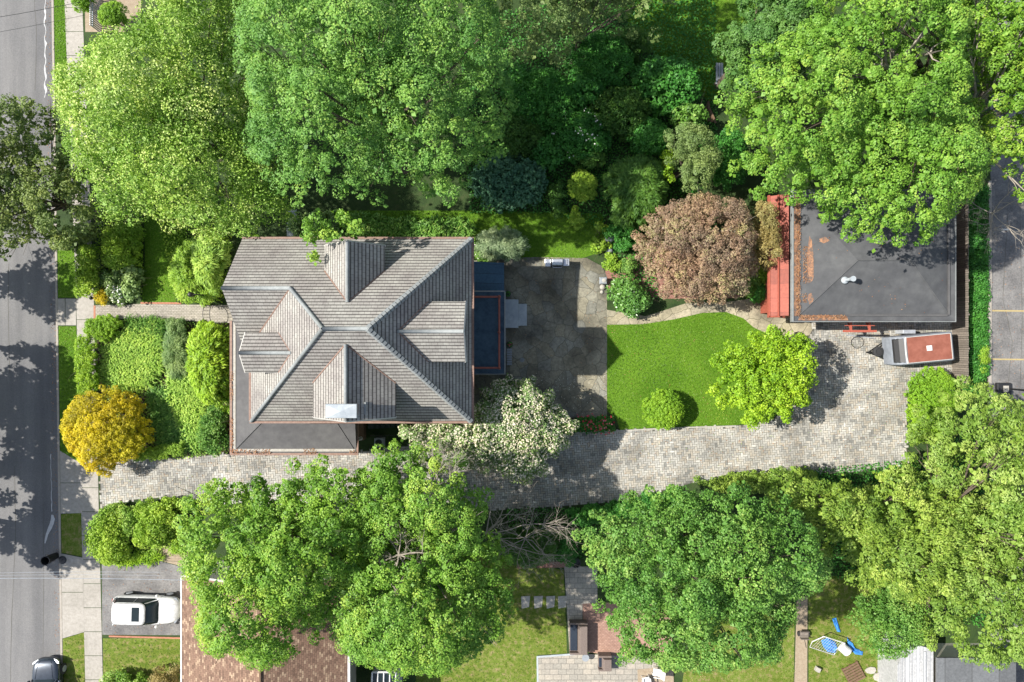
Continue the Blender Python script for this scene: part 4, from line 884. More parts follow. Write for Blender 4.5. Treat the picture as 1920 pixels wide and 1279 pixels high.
# camper trailer
tl_c = W(1721, 654, 1.6); tr_ = thing('camper_trailer', 'small camper trailer with rust red roof, silver rounded nose and white hatch', 'trailer', (tl_c[0], tl_c[1], .012)); ta = R(5.5)
def tput(mb, nm, mat, par=tr_, **k): mb.xf(ta, (tl_c[0], tl_c[1], .012)); return mb.build(nm, mat, par, **k)
def trr(x, w_, zt, zb=.45): return [(x, -w_ * .93, zt), (x, -w_, zt - .10), (x, -w_, zb), (x, w_, zb), (x, w_, zt - .10), (x, w_ * .93, zt)]
bo = tput(MB().loft([trr(-1.66, .86, .95), trr(-1.62, .90, 1.35), trr(-1.5, .92, 1.75), trr(-1.3, .93, 2.0), trr(-1.0, .93, 2.12), trr(1.85, .93, 2.12), trr(1.98, .92, 2.05)][::-1]), 'body', M['nose'])
rfp = tput(MB().box((-.98, -.80, 2.10), (1.80, .80, 2.15)), 'roof_panel', M['rustroof'], bo)
fr = MB(); fr.box((-1.04, -.84, 2.10), (1.84, -.81, 2.18)); fr.box((-1.04, .81, 2.10), (1.84, .84, 2.18)); fr.box((1.81, -.80, 2.10), (1.84, .80, 2.18)); fr.tube([(-1.02, -.84, 2.12), (-1.1, -.4, 2.16), (-1.12, 0, 2.17), (-1.1, .4, 2.16), (-1.02, .84, 2.12)], .05, 6); tput(fr, 'roof_trim', M['trim'], bo)
tput(MB().loft([trr(-1.58, .76, 1.70, 1.4), trr(-1.40, .80, 1.95, 1.6), trr(-1.16, .82, 2.10, 1.8)][::-1]), 'front_window', M['black'], bo)
tput(MB().box((.22, -.16, 2.15), (.56, .18, 2.21)), 'roof_hatch', M['white'], bo, bevel=.02)
for s in (-1, 1):
    wm = MB().tube([(.1, s * .72, .33), (.1, s * .95, .33)], .32, 18); wo = tput(wm, 'wheel', M['rubber']); tput(MB().tube([(.1, s * .94, .33), (.1, s * .965, .33)], .18, 12), 'rim', M['alu'], wo)
tg = MB(); tg.tube([(-1.6, -.55, .42), (-2.6, 0, .42)], .045, 6); tg.tube([(-1.6, .55, .42), (-2.6, 0, .42)], .045, 6); tg.box((-2.72, -.06, .36), (-2.5, .06, .5)); tg.tube([(-2.3, 0, 0), (-2.3, 0, .62)], .04, 6); tput(tg, 'drawbar', M['iron'])
bx = MB().lathe((-2.05, 0, .44), [(.30, 0), (.33, .1), (.33, .22), (.2, .26), (.19, .2), (0, .2)], 14); tput(bx, 'spare_wheel', M['rubber'])
tput(MB().tube([(2.0, -.5, .7), (2.12, -.5, .7), (2.12, .5, .7), (2.0, .5, .7)], .04, 5), 'rear_bumper', M['iron'])
ab = MB(); x, y = W(1706, 622, 1.0)[:2]
ab.box((x - .42, y - .13, 0), (x + .42, y + .13, .95)); o = ab.build('storage_box', M['alu'], bevel=.03); tag(o, 'slim silver storage box standing between the camper trailer and the garage', 'storage box')
# ================================================================ GARDEN AND STREET THINGS
def bbq():
    x, y = W(1045, 492, 1.0)[:2]; t = thing('barbecue_grill', 'stainless steel gas grill with side shelves at the north edge of the flagstone patio', 'grill', (x, y, 0))
    MB().box((x - .42, y - .24, .1), (x + .38, y + .26, .86)).build('cabinet', M['black'], t)
    MB().loft([[(x - .36, y - .23, .87), (x + .36, y - .23, .87), (x + .36, y + .26, .87), (x - .36, y + .26, .87)], [(x - .35, y - .17, 1.05), (x + .35, y - .17, 1.05), (x + .35, y + .24, 1.05), (x - .35, y + .24, 1.05)], [(x - .34, y - .02, 1.14), (x + .34, y - .02, 1.14), (x + .34, y + .18, 1.14), (x - .34, y + .18, 1.14)]]).build('lid', M['steel'], t, bevel=.01)
    MB().box((x - .80, y - .26, .84), (x - .43, y + .24, .90)).build('side_shelf', M['steel'], t, bevel=.03)
    s2 = MB().box((x + .39, y - .22, .84), (x + .80, y + .26, .90)).build('side_shelf', M['steel'], t, bevel=.03)
    MB().box((x - .34, y - .33, .84), (x + .34, y - .25, .88)).build('front_panel', M['black'], t)
    MB().tube([(x - .3, y - .26, .98), (x - .3, y - .34, 1.0), (x + .3, y - .34, 1.0), (x + .3, y - .26, .98)], .016, 6).build('handle', M['steel'], t)
    for k in range(3): MB().lathe((x + .66, y - .1 + k * .13, .90), [(.035, 0), (.03, .03), (0, .03)], 8).build('knob', M['black'], s2)
bbq()
x, y = W(1131.5, 526, .5)[:2]
ln_ = thing('stone_lantern', 'grey square stone garden lantern at the eastern corner of the patio', 'garden lantern', (x, y, 0))
MB().box((x - .16, y - .16, 0), (x + .16, y + .16, .42)).build('base', M['grey'], ln_); MB().loft([[(x - .26, y - .24, .42), (x + .26, y - .24, .42), (x + .26, y + .24, .42), (x - .26, y + .24, .42)], [(x - .2, y - .19, .52), (x + .2, y - .19, .52), (x + .2, y + .19, .52), (x - .2, y + .19, .52)]]).build('cap', M['grey'], ln_); MB().lathe((x + .03, y, .52), [(.13, 0), (.14, .03), (.05, .05), (0, .05)], 12).build('bowl', M['stone'], ln_)
for px, py, r, lb in ((1130, 538.5, .2, 'larger of two pale round stones beside the stone lantern'), (1128.5, 547.5, .12, 'smaller of two pale round stones beside the stone lantern')):
    x, y = W(px, py, .1)[:2]; o = MB().lathe((x, y, 0), [(r * .8, 0), (r, .08), (r * .85, r * .8), (r * .4, r * 1.1), (0, r * 1.15)], 14).build('round_stone', M['stone'], smooth=True); tag(o, lb, 'stone')
def pot(px, py, r, lb, pal, flower=None):
    x, y = W(px, py, .35)[:2]; t = thing('flower_pot', lb, 'flower pot', (x, y, 0))
    MB().lathe((x, y, .02), [(r * .7, 0), (r, .3), (r * 1.05, .32), (r * .9, .32), (r * .88, .27), (0, .27)], 14).build('pot', M['black'], t, smooth=False)
    P = np.array([x, y, .42]) + norm(rng.normal(size=(70, 3))) * r * .8; mesh_np('foliage', leafquads(P, P - (x, y, .3) + rng.normal(size=P.shape) * .1, .09, .06), 4, rng.random(70), M[pal], t)
    if flower: P = np.array([x, y, .5]) + rng.normal(size=(16, 3)) * r * .35; mesh_np('blossoms', leafquads(P, P * 0 + (0, 0, 1), .07, .07), 4, rng.random(16), M[flower], t)
pot(956, 646, .2, 'dark pot of small red flowers against the rear deck wall', 'deep', 'redflower')
pot(952, 551, .2, 'dark pot with a green plant at the top of the stone back steps', 'deep')
# slatted bench against the annex
x, y = W(955, 669, .4)[:2]; t = thing('slatted_bench', 'narrow dark blue-grey slatted bench against the rear deck wall', 'bench', (x, y, 0))
m = MB()
for k in range(7): m.box((x - .17, y - .55 + k * .16, .40), (x + .17, y - .43 + k * .16, .43))
m.build('seat', M['grey'], t)
for yy in (-.5, .45): MB().box((x - .15, y + yy, .02), (x + .15, y + yy + .05, .395)).build('leg', M['grey'], t)
x, y = W(979, 675)[:2]; o = MB().lathe((x, y, .02), [(.16, 0), (.16, .02), (.1, .03), (0, .03)], 12).build('drain_cover', M['flash']); tag(o, 'small pale round drain cover set in the flagstone patio', 'drain cover')
# street bin and lid
def bin_():
    b0 = np.array([*W(103, 1043)[:2], -.115]); x, y = b0[:2]
    t = thing('rubbish_bin', 'round black rubbish bin standing open in the road beside the kerb', 'bin', b0); h_ = 1.05
    MB().lathe(b0, [(.22, 0), (.26, h_ * .5), (.29, h_), (.31, h_), (.31, h_ + .04), (.27, h_ + .04), (.25, h_ * .5), (.21, .05), (0, .05)], 22).build('body', M['black'], t, smooth=False)
    hd = MB()
    for s in (-1, 1): hd.tube([b0 + (-.08, s * .30, h_ - .12), b0 + (-.08, s * .36, h_ - .12), b0 + (.08, s * .36, h_ - .12), b0 + (.08, s * .30, h_ - .12)], .014, 5)
    hd.build('handle', M['black'], t)
bin_()
x, y = W(117.5, 1050)[:2]; t = thing('bin_lid', 'round black bin lid lying on the concrete driveway apron', 'lid', (x, y, .015))
MB().lathe((x, y, .015), [(.27, 0), (.27, .03), (.2, .06), (0, .07)], 20).build('disc', M['black'], t); MB().tube([(x - .09, y - .09, .06), (x - .06, y - .06, .11), (x + .06, y + .06, .11), (x + .09, y + .09, .06)], .016, 5).build('handle', M['rubber'], t)
# lamp post by the front walk
x, y = W(404, 557)[:2]
t = thing('lamp_post', 'black lamp post with a cylindrical lantern leaning over the front shrubs', 'lamp post', (x, y, 0))
MB().tube([(x, y, 0), (x, y, 2.3), (x - .15, y, 2.5), (x - .42, y, 2.52)], .035, 8).build('pole', M['iron'], t); tx, ty = x - .5, y
MB().lathe((tx, ty, 2.15), [(.10, 0), (.14, .05), (.15, .38), (.17, .40), (.08, .5), (0, .52)], 14).build('lantern', M['iron'], t)
# garden arch over the walk
x, y = W(396, 590)[:2]; t = thing('garden_arch', 'black iron garden arch spanning the front walk near the house', 'garden arch', (x, y, 0)); m = MB()
for dx in (0, .45):
    hp = [(x + dx, y - .62, 0)] + [(x + dx, y - .62 * math.cos(R(a_)), .75 + .5 * math.sin(R(a_))) for a_ in range(0, 181, 15)] + [(x + dx, y + .62, 0)]
    MB().tube(hp, .022, 6).build('hoop', M['iron'], t)
for a_ in range(0, 181, 22): zz, yy = .75 + .5 * math.sin(R(a_)), y - .62 * math.cos(R(a_)); m.tube([(x, yy, zz), (x + .45, yy, zz)], .012, 4)
for zz in (.2, .45, .7):
    for s in (-1, 1): m.tube([(x, y + s * .62, zz), (x + .45, y + s * .62, zz)], .012, 4)
m.build('rung', M['iron'], t)
for px, py, lb in ((172.5, 559, 'small dark lantern north of the walk, beside the round golden shrub'), (172.5, 604, 'small dark lantern south of the walk, beside the green mound')):
    x, y = W(px, py, .4)[:2]; t = thing('path_lantern', lb, 'lantern', (x, y, 0)); MB().tube([(x, y, 0), (x, y, .35)], .02, 6).build('stake', M['iron'], t)
    MB().lathe((x, y, .33), [(.08, 0), (.09, .16), (.13, .18), (.05, .26), (0, .27)], 10).build('lamp_head', M['iron'], t)
x, y = W(317, 641, .6)[:2]; o = MB().lathe((x, y, .3), [(.1, 0), (.12, .05), (.05, .1), (.06, .25), (.10, .34), (.05, .42), (.06, .48), (0, .54)], 10).build('garden_ornament', M['stone'], smooth=True); tag(o, 'small grey-white ornament among the plants of the front bed', 'ornament')
# ring and cable on the court
x, y = W(1607, 642)[:2]; o = MB().tube([(x + .42 * math.cos(R(a_)), y + .38 * math.sin(R(a_)), .05) for a_ in range(0, 361, 20)], .018, 5, False).build('metal_ring', M['iron']); tag(o, 'thin metal hoop lying on the pavers in front of the garage', 'hoop')
o = MB().tube([(*W(1585, 628)[:2], .05), (*W(1612, 631)[:2], .05), (*W(1640, 634)[:2], .05)], .03, 6).build('metal_pipe', M['alu']); tag(o, 'thin silver pipe lying on the pavers below the red door canopy', 'pipe')
# fences
fb = 1784; t = thing('board_fence', 'weathered grey board fence between the garage and the ivy strip', 'fence', W(fb, 560)); m = MB(); fx = W(fb, 0)[0]; y0, y1 = W(0, 716)[1], W(0, 330)[1]; k = y0
while k < y1: m.box((fx, k, 0), (fx + .03, k + .13, 1.66 + random.uniform(-.02, .03))); k += .145
m.build('board', M['greyboard'], t); k = y0
while k < y1: MB().box((fx + .03, k, 0), (fx + .13, k + .1, 1.62)).build('post', M['greyboard'], t); k += 2.2
m = MB(); m.box((fx + .03, y0, .4), (fx + .08, y1, .48)); m.box((fx + .03, y0, 1.3), (fx + .08, y1, 1.38)); m.build('rail', M['greyboard'], t)
t = thing('picket_fence', 'pale fence running up to the top edge between the two clipped round bushes', 'fence', W(187, 30)); fx = W(188, 0)[0]; m = MB()
for k in range(30): yy = W(0, 62)[1] + k * .14; m.box((fx, yy, 0), (fx + .03, yy + .09, 1.15))
m.build('picket', M['alu'], t); MB().box((fx + .03, W(0, 62)[1], .85), (fx + .07, W(0, 62)[1] + 4.2, .95)).build('rail', M['alu'], t)
for a, b_, lb, nm in (((1034, 985), (1066, 985), 'short grey rail fence half hidden below the shaded end of the drive', 'rail_fence'),):
    t = thing(nm, lb, 'fence', W(*a)); p, q = W(*a), W(*b_)
    for dz in (.3, .6, .9): MB().tube([p + (0, 0, dz), q + (0, 0, dz)], .04, 5).build('rail', M['greyboard'], t)
    for u in (0, .5, 1): MB().tube([p + (q - p) * u, p + (q - p) * u + (0, 0, 1.0)], .05, 6).build('post', M['greyboard'], t)
# bench and planks at the top right of the shaded garden
x, y = W(1349, 138, .4)[:2]; t = thing('garden_bench', 'narrow grey-blue slatted bench half hidden at the edge of the big maple', 'bench', (x, y, 0))
m = MB()
for k in range(3): m.box((x - .24 + k * .17, y - .7, .4), (x - .11 + k * .17, y + .7, .44))
m.build('seat', M['grey'], t)
for yy in (-.6, .5): MB().box((x - .2, y + yy, 0), (x + .2, y + yy + .08, .395)).build('leg', M['grey'], t)
for k in range(5):
    x, y = W(1322 + k * 3, 205 + k * 3, .1)[:2]; o = MB().box((x - .07, y - .6, .05 + k * .05), (x + .07, y + .6, .09 + k * .05), rot=R(-25 + k * 12)).build('loose_plank', M['wood']); tag(o, 'dark plank in the loose heap left of the big maple', 'plank', 'loose planks in a heap')
# basketball hoop
x, y = W(1886, 729, .3)[:2]; t = thing('basketball_hoop', 'portable basketball hoop with a black base at the edge of the parking lot', 'basketball hoop', (x, y, 0))
MB().loft([[(x - .55, y - .4, .02), (x + .5, y - .4, .02), (x + .5, y + .4, .02), (x - .55, y + .4, .02)], [(x - .5, y - .36, .26), (x + .45, y - .36, .26), (x + .45, y + .36, .26), (x - .5, y + .36, .26)]]).build('base', M['black'], t, bevel=.05)
MB().box((x - .15, y - .2, .27), (x + .18, y + .2, .33)).build('weight', M['stone'], t)
MB().tube([(x + .2, y, .2), (x + .45, y, 2.0), (x + .6, y, 2.9)], .05, 8).build('pole', M['iron'], t)
MB().box((x + .9, y - .55, 2.6), (x + .94, y + .55, 3.4)).build('backboard', M['white'], t); MB().tube([(x + .6, y, 2.7), (x + .9, y, 2.9)], .04, 6).build('bracket', M['iron'], t)
MB().tube([(x + 1.17 + .22 * math.cos(R(a_)), y + .22 * math.sin(R(a_)), 2.75) for a_ in range(0, 361, 30)], .012, 5, False).build('rim', M['orange'], t)
x, y = W(1862, 436)[:2]; t = thing('parking_sign', 'small white sign on a post at the kerb of the parking lot', 'sign', (x, y, 0)); MB().tube([(x, y, 0), (x, y, 1.2)], .025, 6).build('post', M['alu'], t); MB().box((x - .22, y - .03, 1.0), (x + .22, y + .03, 1.3)).build('panel', M['white'], t)
# south yard furniture
def sofa(nm, lb, cat, px0, py0, px1, py1, cush):
    x0, y1 = W(px0, py0, .6)[:2]; x1, y0 = W(px1, py1, .6)[:2]; t = thing(nm, lb, cat, ((x0 + x1) / 2, (y0 + y1) / 2, 0))
    MB().box((x0, y0 + .14, .1), (x1 - .3, y1 - .14, .36)).build('seat', M['wicker'], t, bevel=.02)
    MB().box((x0 + .02, y0 + .2, .36), (x0 + .5, y1 - .2, .46)).build('cushion', M[cush], t, bevel=.04)
    MB().loft([[(x1 - .56, y0 + .14, .36), (x1 - .02, y0 + .14, .36), (x1 - .02, y1 - .14, .36), (x1 - .56, y1 - .14, .36)], [(x1 - .42, y0 + .14, .86), (x1 + .06, y0 + .14, .86), (x1 + .06, y1 - .14, .86), (x1 - .42, y1 - .14, .86)]]).build('backrest', M['wicker'], t, bevel=.02)
    for a, b_ in ((y0, y0 + .13), (y1 - .13, y1)): MB().box((x0 - .02, a, .02), (x1 + .1, b_, .62)).build('armrest', M['wicker'], t, bevel=.02)
sofa('wicker_sofa', 'long brown wicker sofa with a dark seat cushion on the paved walk', 'sofa', 1069, 1168, 1099, 1228, 'navycushion')
sofa('wicker_armchair', 'single brown wicker armchair on the south terrace', 'armchair', 1123, 1230, 1144, 1259, 'navycushion')
x, y = W(1098, 1234, .5)[:2]; t = thing('side_table', 'small round dark side table between the wicker sofa and armchair', 'table', (x, y, 0)); MB().lathe((x, y, .47), [(.24, 0), (.24, .03), (0, .03)], 20).build('table_top', M['grey'], t); MB().lathe((x, y, .03), [(.16, 0), (.04, .04), (.04, .44)], 12).build('leg', M['iron'], t)
def chair(px, py, rot, lb):
    x, y = W(px, py, .5)[:2]; t = thing('garden_chair', lb, 'chair', (x, y, 0), 'white garden chairs'); l = (x, y, 0)
    MB().box((-.25, -.25, .40), (.25, .25, .45)).xf(rot, l).build('seat', M['white'], t, bevel=.02)
    MB().loft([[(-.27, -.27, .45), (-.2, -.27, .45), (-.2, .27, .45), (-.27, .27, .45)], [(-.45, -.27, .95), (-.38, -.27, .95), (-.38, .27, .95), (-.45, .27, .95)]]).xf(rot, l).build('backrest', M['white'], t, bevel=.02)
    for a, b_ in ((-1, -1), (1, -1), (1, 1), (-1, 1)): MB().tube([(a * .22, b_ * .22, .02), (a * .22, b_ * .22, .4)], .02, 6).xf(rot, l).build('leg', M['white'], t)
    for s in (-1, 1): MB().box((-.3, s * .27 - .03, .62), (.22, s * .27 + .03, .65)).xf(rot, l).build('armrest', M['white'], t)
chair(1232, 1262, R(170), 'white garden chair nearer the trees, standing on the wooden deck'); chair(1212, 1278, R(100), 'white garden chair at the bottom edge, left of the other one')
slab('wooden_deck', M['path_dirt'], [(1195, 1255), (1262, 1248), (1268, 1400), (1200, 1400)], .04, .05)
x, y = W(1080, 1056, .5)[:2]; o = MB().lathe((x, y, .0), [(.24, 0), (.30, .5), (.32, .55), (.26, .55), (.25, .4), (0, .4)], 16).build('planter', M['black']); tag(o, 'empty round black planter at the top end of the south yard walk', 'planter')
# things in the south-east yard
x, y = W(1556, 1208, .6)[:2]; t = thing('football_goal', 'small tilted garden football goal with a pale frame beside the blue sheet', 'goal', (x, y, 0)); l = (x, y, 0)
gpts = [(-.85, -.35, .05), (-.7, .45, .9), (.75, .45, .9), (.85, -.35, .05)]
MB().tube(gpts, .035, 6).xf(R(-18), l).build('frame', M['white'], t); MB().tube([(-.85, -.35, .05), (-.9, -.75, .05), (.8, -.75, .05), (.85, -.35, .05)], .025, 5).xf(R(-18), l).build('base_bar', M['white'], t)
nt_ = MB()
for k in range(11): u = -.8 + k * .16; nt_.tube([(u * .95, .45, .88), (u, -.75, .06)], .006, 3, False)
for k in range(6): u = k / 5; nt_.tube([(-.75 - .1 * u, .45 - 1.2 * u, .88 - .8 * u), (.75 + .05 * u, .45 - 1.2 * u, .88 - .8 * u)], .006, 3, False)
nt_.xf(R(-18), l).build('net', M['trim'], t)
def crumple(nm, pts, lb, z=.06):
    pl = poly(pts, z); X, Y = grid_in(pl, .12, .0); hull = pl
    c_ = np.mean(hull, 0); rings = []
    for u, dz in ((1, 0), (.8, .06), (.55, .03), (.3, .08)):
        rings.append([(c_[0] + (p[0] - c_[0]) * u + random.uniform(-.04, .04), c_[1] + (p[1] - c_[1]) * u + random.uniform(-.04, .04), z + dz + random.uniform(-.03, .03)) for p in hull])
    o = MB().loft(rings).build(nm, M['blue'], smooth=False); tag(o, lb, 'tarpaulin')
crumple('blue_tarpaulin', [(1540, 1200), (1552, 1196), (1566, 1204), (1571, 1215), (1566, 1224), (1552, 1222), (1543, 1212)], 'crumpled blue sheet lying inside the small football goal')
crumple('blue_tarpaulin', [(1588, 1195), (1597, 1205), (1602, 1217), (1618, 1222), (1616, 1228), (1604, 1226), (1590, 1212)], 'blue tarpaulin lying behind the white tub')
crumple('blue_tarpaulin', [(1561, 1160), (1567, 1159), (1573, 1175), (1576, 1186), (1570, 1184), (1564, 1172)], 'narrow strip of blue sheet at the edge of the dark bushy tree')
x, y = W(1585, 1219, .4)[:2]; t = thing('white_tub', 'white plastic tub lying on its side between two blue sheets', 'tub', (x, y, 0))
MB().tube([(x - .22, y + .2, .32), (x - .2, y + .18, .32), (x + .18, y - .14, .30), (x + .2, y - .16, .30)], [.24, .30, .33, .33], 18).build('body', M['white'], t, smooth=False); MB().tube([(x + .2, y - .16, .31), (x + .24, y - .19, .31)], [.2, .2], 14).build('mouth', M['wood'], t)
x, y = W(1535, 1257, .3)[:2]; o = MB().box((x - .15, y - .15, 0), (x + .15, y + .15, .3), rot=R(-25)).build('white_box', M['stone'], bevel=.02); tag(o, 'small white box alone on the dry grass right of the dirt path', 'box')
x, y = W(1600, 1262, .1)[:2]; t = thing('wooden_pallet', 'dark slatted wooden pallet lying tilted on the grass', 'pallet', (x, y, 0))
for k in range(7): MB().box((-.6, -.62 + k * .18, .12), (.6, -.49 + k * .18, .15)).xf(R(28), (x, y, 0)).build('slat', M['wood'], t)
for k in (-.55, 0, .5): MB().box((k, -.64, 0), (k + .08, .6, .118)).xf(R(28), (x, y, 0)).build('beam', M['wood'], t)
x, y = W(1508, 1190, .3)[:2]; t = thing('log_cart', 'small grey cart standing across the dirt path', 'cart', (x, y, 0))
MB().box((x - .28, y - .25, .25), (x + .28, y + .25, .30)).build('bed', M['greyboard'], t)
for s in (-1, 1):
    MB().box((x - .28, y + s * .25 - .02, .3), (x + .28, y + s * .25 + .02, .5)).build('side_board', M['greyboard'], t); MB().tube([(x + s * .3, y, .16), (x + s * .36, y, .16)], .16, 12).build('wheel', M['rubber'], t)
MB().tube([(x, y - .25, .3), (x + .05, y - .8, .5)], .02, 5).build('handle', M['iron'], t)
for k, (px, py, r) in enumerate(((1632, 1256, .38), (1648, 1268, .5), (1662, 1246, .3))):
    x, y = W(px, py)[:2]; pl = [(x + r * math.cos(a_) * random.uniform(.8, 1.1), y + r * .7 * math.sin(a_) * random.uniform(.8, 1.1)) for a_ in np.linspace(0, 2 * math.pi, 9)[:-1]]
    o = MB().prism(pl, 0, .12 + .04 * k).build('flat_rock', M['stone'], bevel=.04); tag(o, ('flat beige rock nearest the wooden pallet', 'largest flat beige rock left of the white shed', 'small flat beige rock closest to the white shed')[k], 'rock')
# overhead service wires
for k, (a, b_, r, z0, z1, lb) in enumerate((((-300, 1092), (345, 1088), .014, 7.2, 4.6, 'pale twisted service wire crossing low over the white car driveway'), ((-300, 1086), (300, 1073), .008, 7.0, 4.8, 'upper of two thin wires over the white car driveway'), ((-300, 1090), (300, 1079), .008, 7.1, 4.7, 'lower of two thin wires over the white car driveway'),
                                      ((-300, 62), (150, 4), .014, 7.0, 6.0, 'thin wire over the road at the top left corner'), ((-300, 95), (160, 28), .010, 7.0, 6.0, 'second thin wire over the road, just below the first'))):
    p, q = W(*a, z0), W(*b_, z1); pts = [p + (q - p) * u + (0, 0, -.5 * math.sin(math.pi * u)) for u in np.linspace(0, 1, 15)]
    tag(MB().tube(pts, r, 4).build('service_wire', M['alu'] if k < 3 else M['iron']), lb, 'wire')
# fallen leaves and petals scattered about
for reg, z_, n_, sz, pal in ((drive, .035, 1100, .07, 'litter'), (drive, .035, 500, .05, 'fresh'), ([(880, 490), (1138, 500), (1138, 783), (880, 800)], .03, 260, .06, 'litter'), ([(980, 700), (1138, 700), (1138, 783), (980, 790)], .03, 160, .05, 'whiteflower'),
                         ([(kx(0) - 14, 0), (kx(0) - 1, 0), (kx(1279) - 1, 1279), (kx(1279) - 12, 1279)], -.11, 420, .07, 'litter'), ([(1138, 610), (1413, 616), (1480, 760), (1160, 805)], .03, 90, .07, 'litter'), ([(1860, 400), (1960, 400), (1960, 760), (1860, 760)], .03, 200, .07, 'litter'), ([(194, 1060), (350, 1066), (350, 1190), (194, 1190)], .03, 120, .07, 'litter')):
    X, Y = grid_in(poly(reg), .12, .6); k = rng.permutation(len(X))[:n_]; P = np.stack([X[k], Y[k], np.full(len(k), z_)], 1)
    mesh_np('fallen_leaves', leafquads(P, rng.normal(size=P.shape) * .3 + (0, 0, 1), sz, sz * .7), 4, rng.random(len(P)), M[pal], None, 'stuff')
P = np.stack([rng.uniform(GX0 + .6, GX1 - .6, 90), rng.uniform(GY0 + .5, GY1 - 3, 90), np.zeros(90)], 1); P[:, 2] = GZ + .03 + np.minimum((P[:, 1] - GY0 - .35) * .24, .86) * np.clip(np.minimum(P[:, 0] - GX0, GX1 - P[:, 0]) / 3.5, 0, 1)
mesh_np('leaf_litter', leafquads(P, rng.normal(size=P.shape) * .3 + (0, 0, 1), .07, .05), 4, rng.random(90), M['litter'], gr, 'stuff')
# ================================================================ TREES
PKB = 'trees shading the south side'
LIND, _, _ = tree('street_tree', 'tall linden-like tree with dense mid-green lobed crown north of the house', 'tree',
     [(430, 40), (440, -40), (520, -90), (900, -90), (935, 0), (935, 60), (958, 120), (963, 200), (955, 280), (900, 325), (880, 350), (862, 395), (830, 380), (800, 368), (760, 372), (735, 395), (700, 398), (640, 385), (600, 388), (550, 370), (510, 345), (480, 290), (490, 230), (465, 180), (440, 130)],
     2.8, 7.5, 14.5, 'linden', 'linden', D=4.5, trunk=.35, nl=26, s=.56)
tree('deciduous_tree', 'wide pale yellow-green tree with loose airy leaves covering the sidewalk', 'tree',
     [(128, 205), (128, 150), (160, 118), (212, 92), (268, 62), (310, 20), (335, -60), (460, -60), (495, 40), (475, 120), (490, 180), (515, 230), (510, 290), (545, 350), (555, 410), (500, 445), (440, 462), (385, 450), (330, 412), (280, 408), (240, 415), (195, 400), (168, 345), (134, 290), (126, 240)],
     2.6, 5.0, 10.0, 'wispy', 'pale', D=3.5, trunk=.26, nl=26)
tree('street_tree', 'dull olive street tree in half shade hanging over the road at the left edge', 'tree',
     [(-150, 200), (60, 185), (98, 195), (120, 270), (160, 320), (185, 380), (190, 440), (165, 472), (130, 478), (95, 440), (50, 470), (10, 480), (-150, 500)],
     2.8, 5.0, 8.4, 'oak', 'oliveshade', D=4, trunk=.2, gap=.10, nl=24)
# street trees outside the frame whose shade lies on the road
for gx, gy, r, z in ((-212, 515, 64, 7.6), (-222, 640, 36, 7.6), (-214, 752, 108, 8.3), (-228, 885, 60, 7.8), (-188, 1012, 98, 7.9)):
    tree('street_tree', 'street tree west of the road, outside the picture', 'tree', [(gx + r * (1 + .15 * math.sin(3 * a_)) * math.cos(a_), gy + r * (1 + .12 * math.cos(4 * a_)) * math.sin(a_)) for a_ in np.linspace(0, 2 * math.pi, 15)[:-1]], 3, 5, z, 'oak', 'mid', trunk=.2, mapz=0, s=.7, r=.55, L=.25, Wd=.2, n=70, group='street trees outside the picture')
tree('maple_tree', 'huge bright green maple overhanging the garage roof', 'tree',
     [(1365, 200), (1400, 110), (1440, 90), (1490, 40), (1500, -60), (1760, -60), (1800, 120), (1850, 330), (1815, 375), (1790, 400), (1762, 418), (1760, 450), (1735, 436), (1690, 456), (1660, 464), (1620, 462), (1560, 433), (1540, 400), (1480, 388), (1440, 372), (1400, 368), (1375, 330), (1380, 290), (1345, 250), (1338, 205)],
     3.9, 7.5, 13.0, 'maple', 'maple', D=4.5, trunk=.3, nl=34, holes=((1685, 110, 46), (1590, 150, 20), (1575, 90, 14)), base=(1660, 200), s=.6)
MAP = bpy.data.objects['maple_tree']; lb_ = MB()
for e in ((1690, 35, 12.6), (1752, 35, 12.9), (1765, 95, 12.6), (1655, 62, 12.4), (1728, 70, 12.9), (1640, 120, 12.2)):
    a_ = W(1676, 150, 8.6); e_ = W(*e); m_ = (a_ * .45 + e_ * .55) + rng.normal(size=3) * .25
    lb_.tube([a_, m_, e_], [.17, .11, .03], 6)
    for q_ in range(3): b2 = e_ + rng.normal(size=3) * np.array([.5, .5, .15]); lb_.tube([m_ * .5 + e_ * .5, (m_ + b2) / 2 + (0, 0, .1), b2], [.06, .04, .015], 4)
lb_.build('limb', M['palebark'], MAP, smooth=True)
tree('maple_tree', 'yellower maple at the top right corner with pale branches showing', 'tree',
     [(1700, 20), (1710, -90), (2010, -90), (2010, 388), (1925, 384), (1900, 366), (1870, 358), (1845, 352), (1780, 250)],
     4, 7.0, 12.0, 'maple', 'mapleyellow', D=4, trunk=.32, nl=34, bark='palebark', holes=((1850, 190, 15), (1765, 235, 12)))
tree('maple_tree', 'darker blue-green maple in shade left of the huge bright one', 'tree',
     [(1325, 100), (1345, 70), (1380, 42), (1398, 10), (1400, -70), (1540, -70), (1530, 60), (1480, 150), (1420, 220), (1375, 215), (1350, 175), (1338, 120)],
     3, 5.5, 8.8, 'maple', 'mapleshade', D=3.5, trunk=.2)
tree('maple_tree', 'bright yellow-green maple covering the north end of the brown shingled roof', 'tree',
     [(337, 965), (350, 932), (380, 905), (400, 882), (430, 880), (470, 892), (510, 870), (560, 872), (610, 852), (660, 857), (705, 862), (750, 900), (745, 945), (745, 1000), (705, 1050), (665, 1100), (625, 1150), (590, 1200), (560, 1238), (480, 1243), (400, 1232), (372, 1190), (382, 1110), (352, 1060), (345, 1010)],
     4.3, 7.0, 12.0, 'maple', 'mapleyellow', D=4, trunk=.3, nl=24, s=.6)
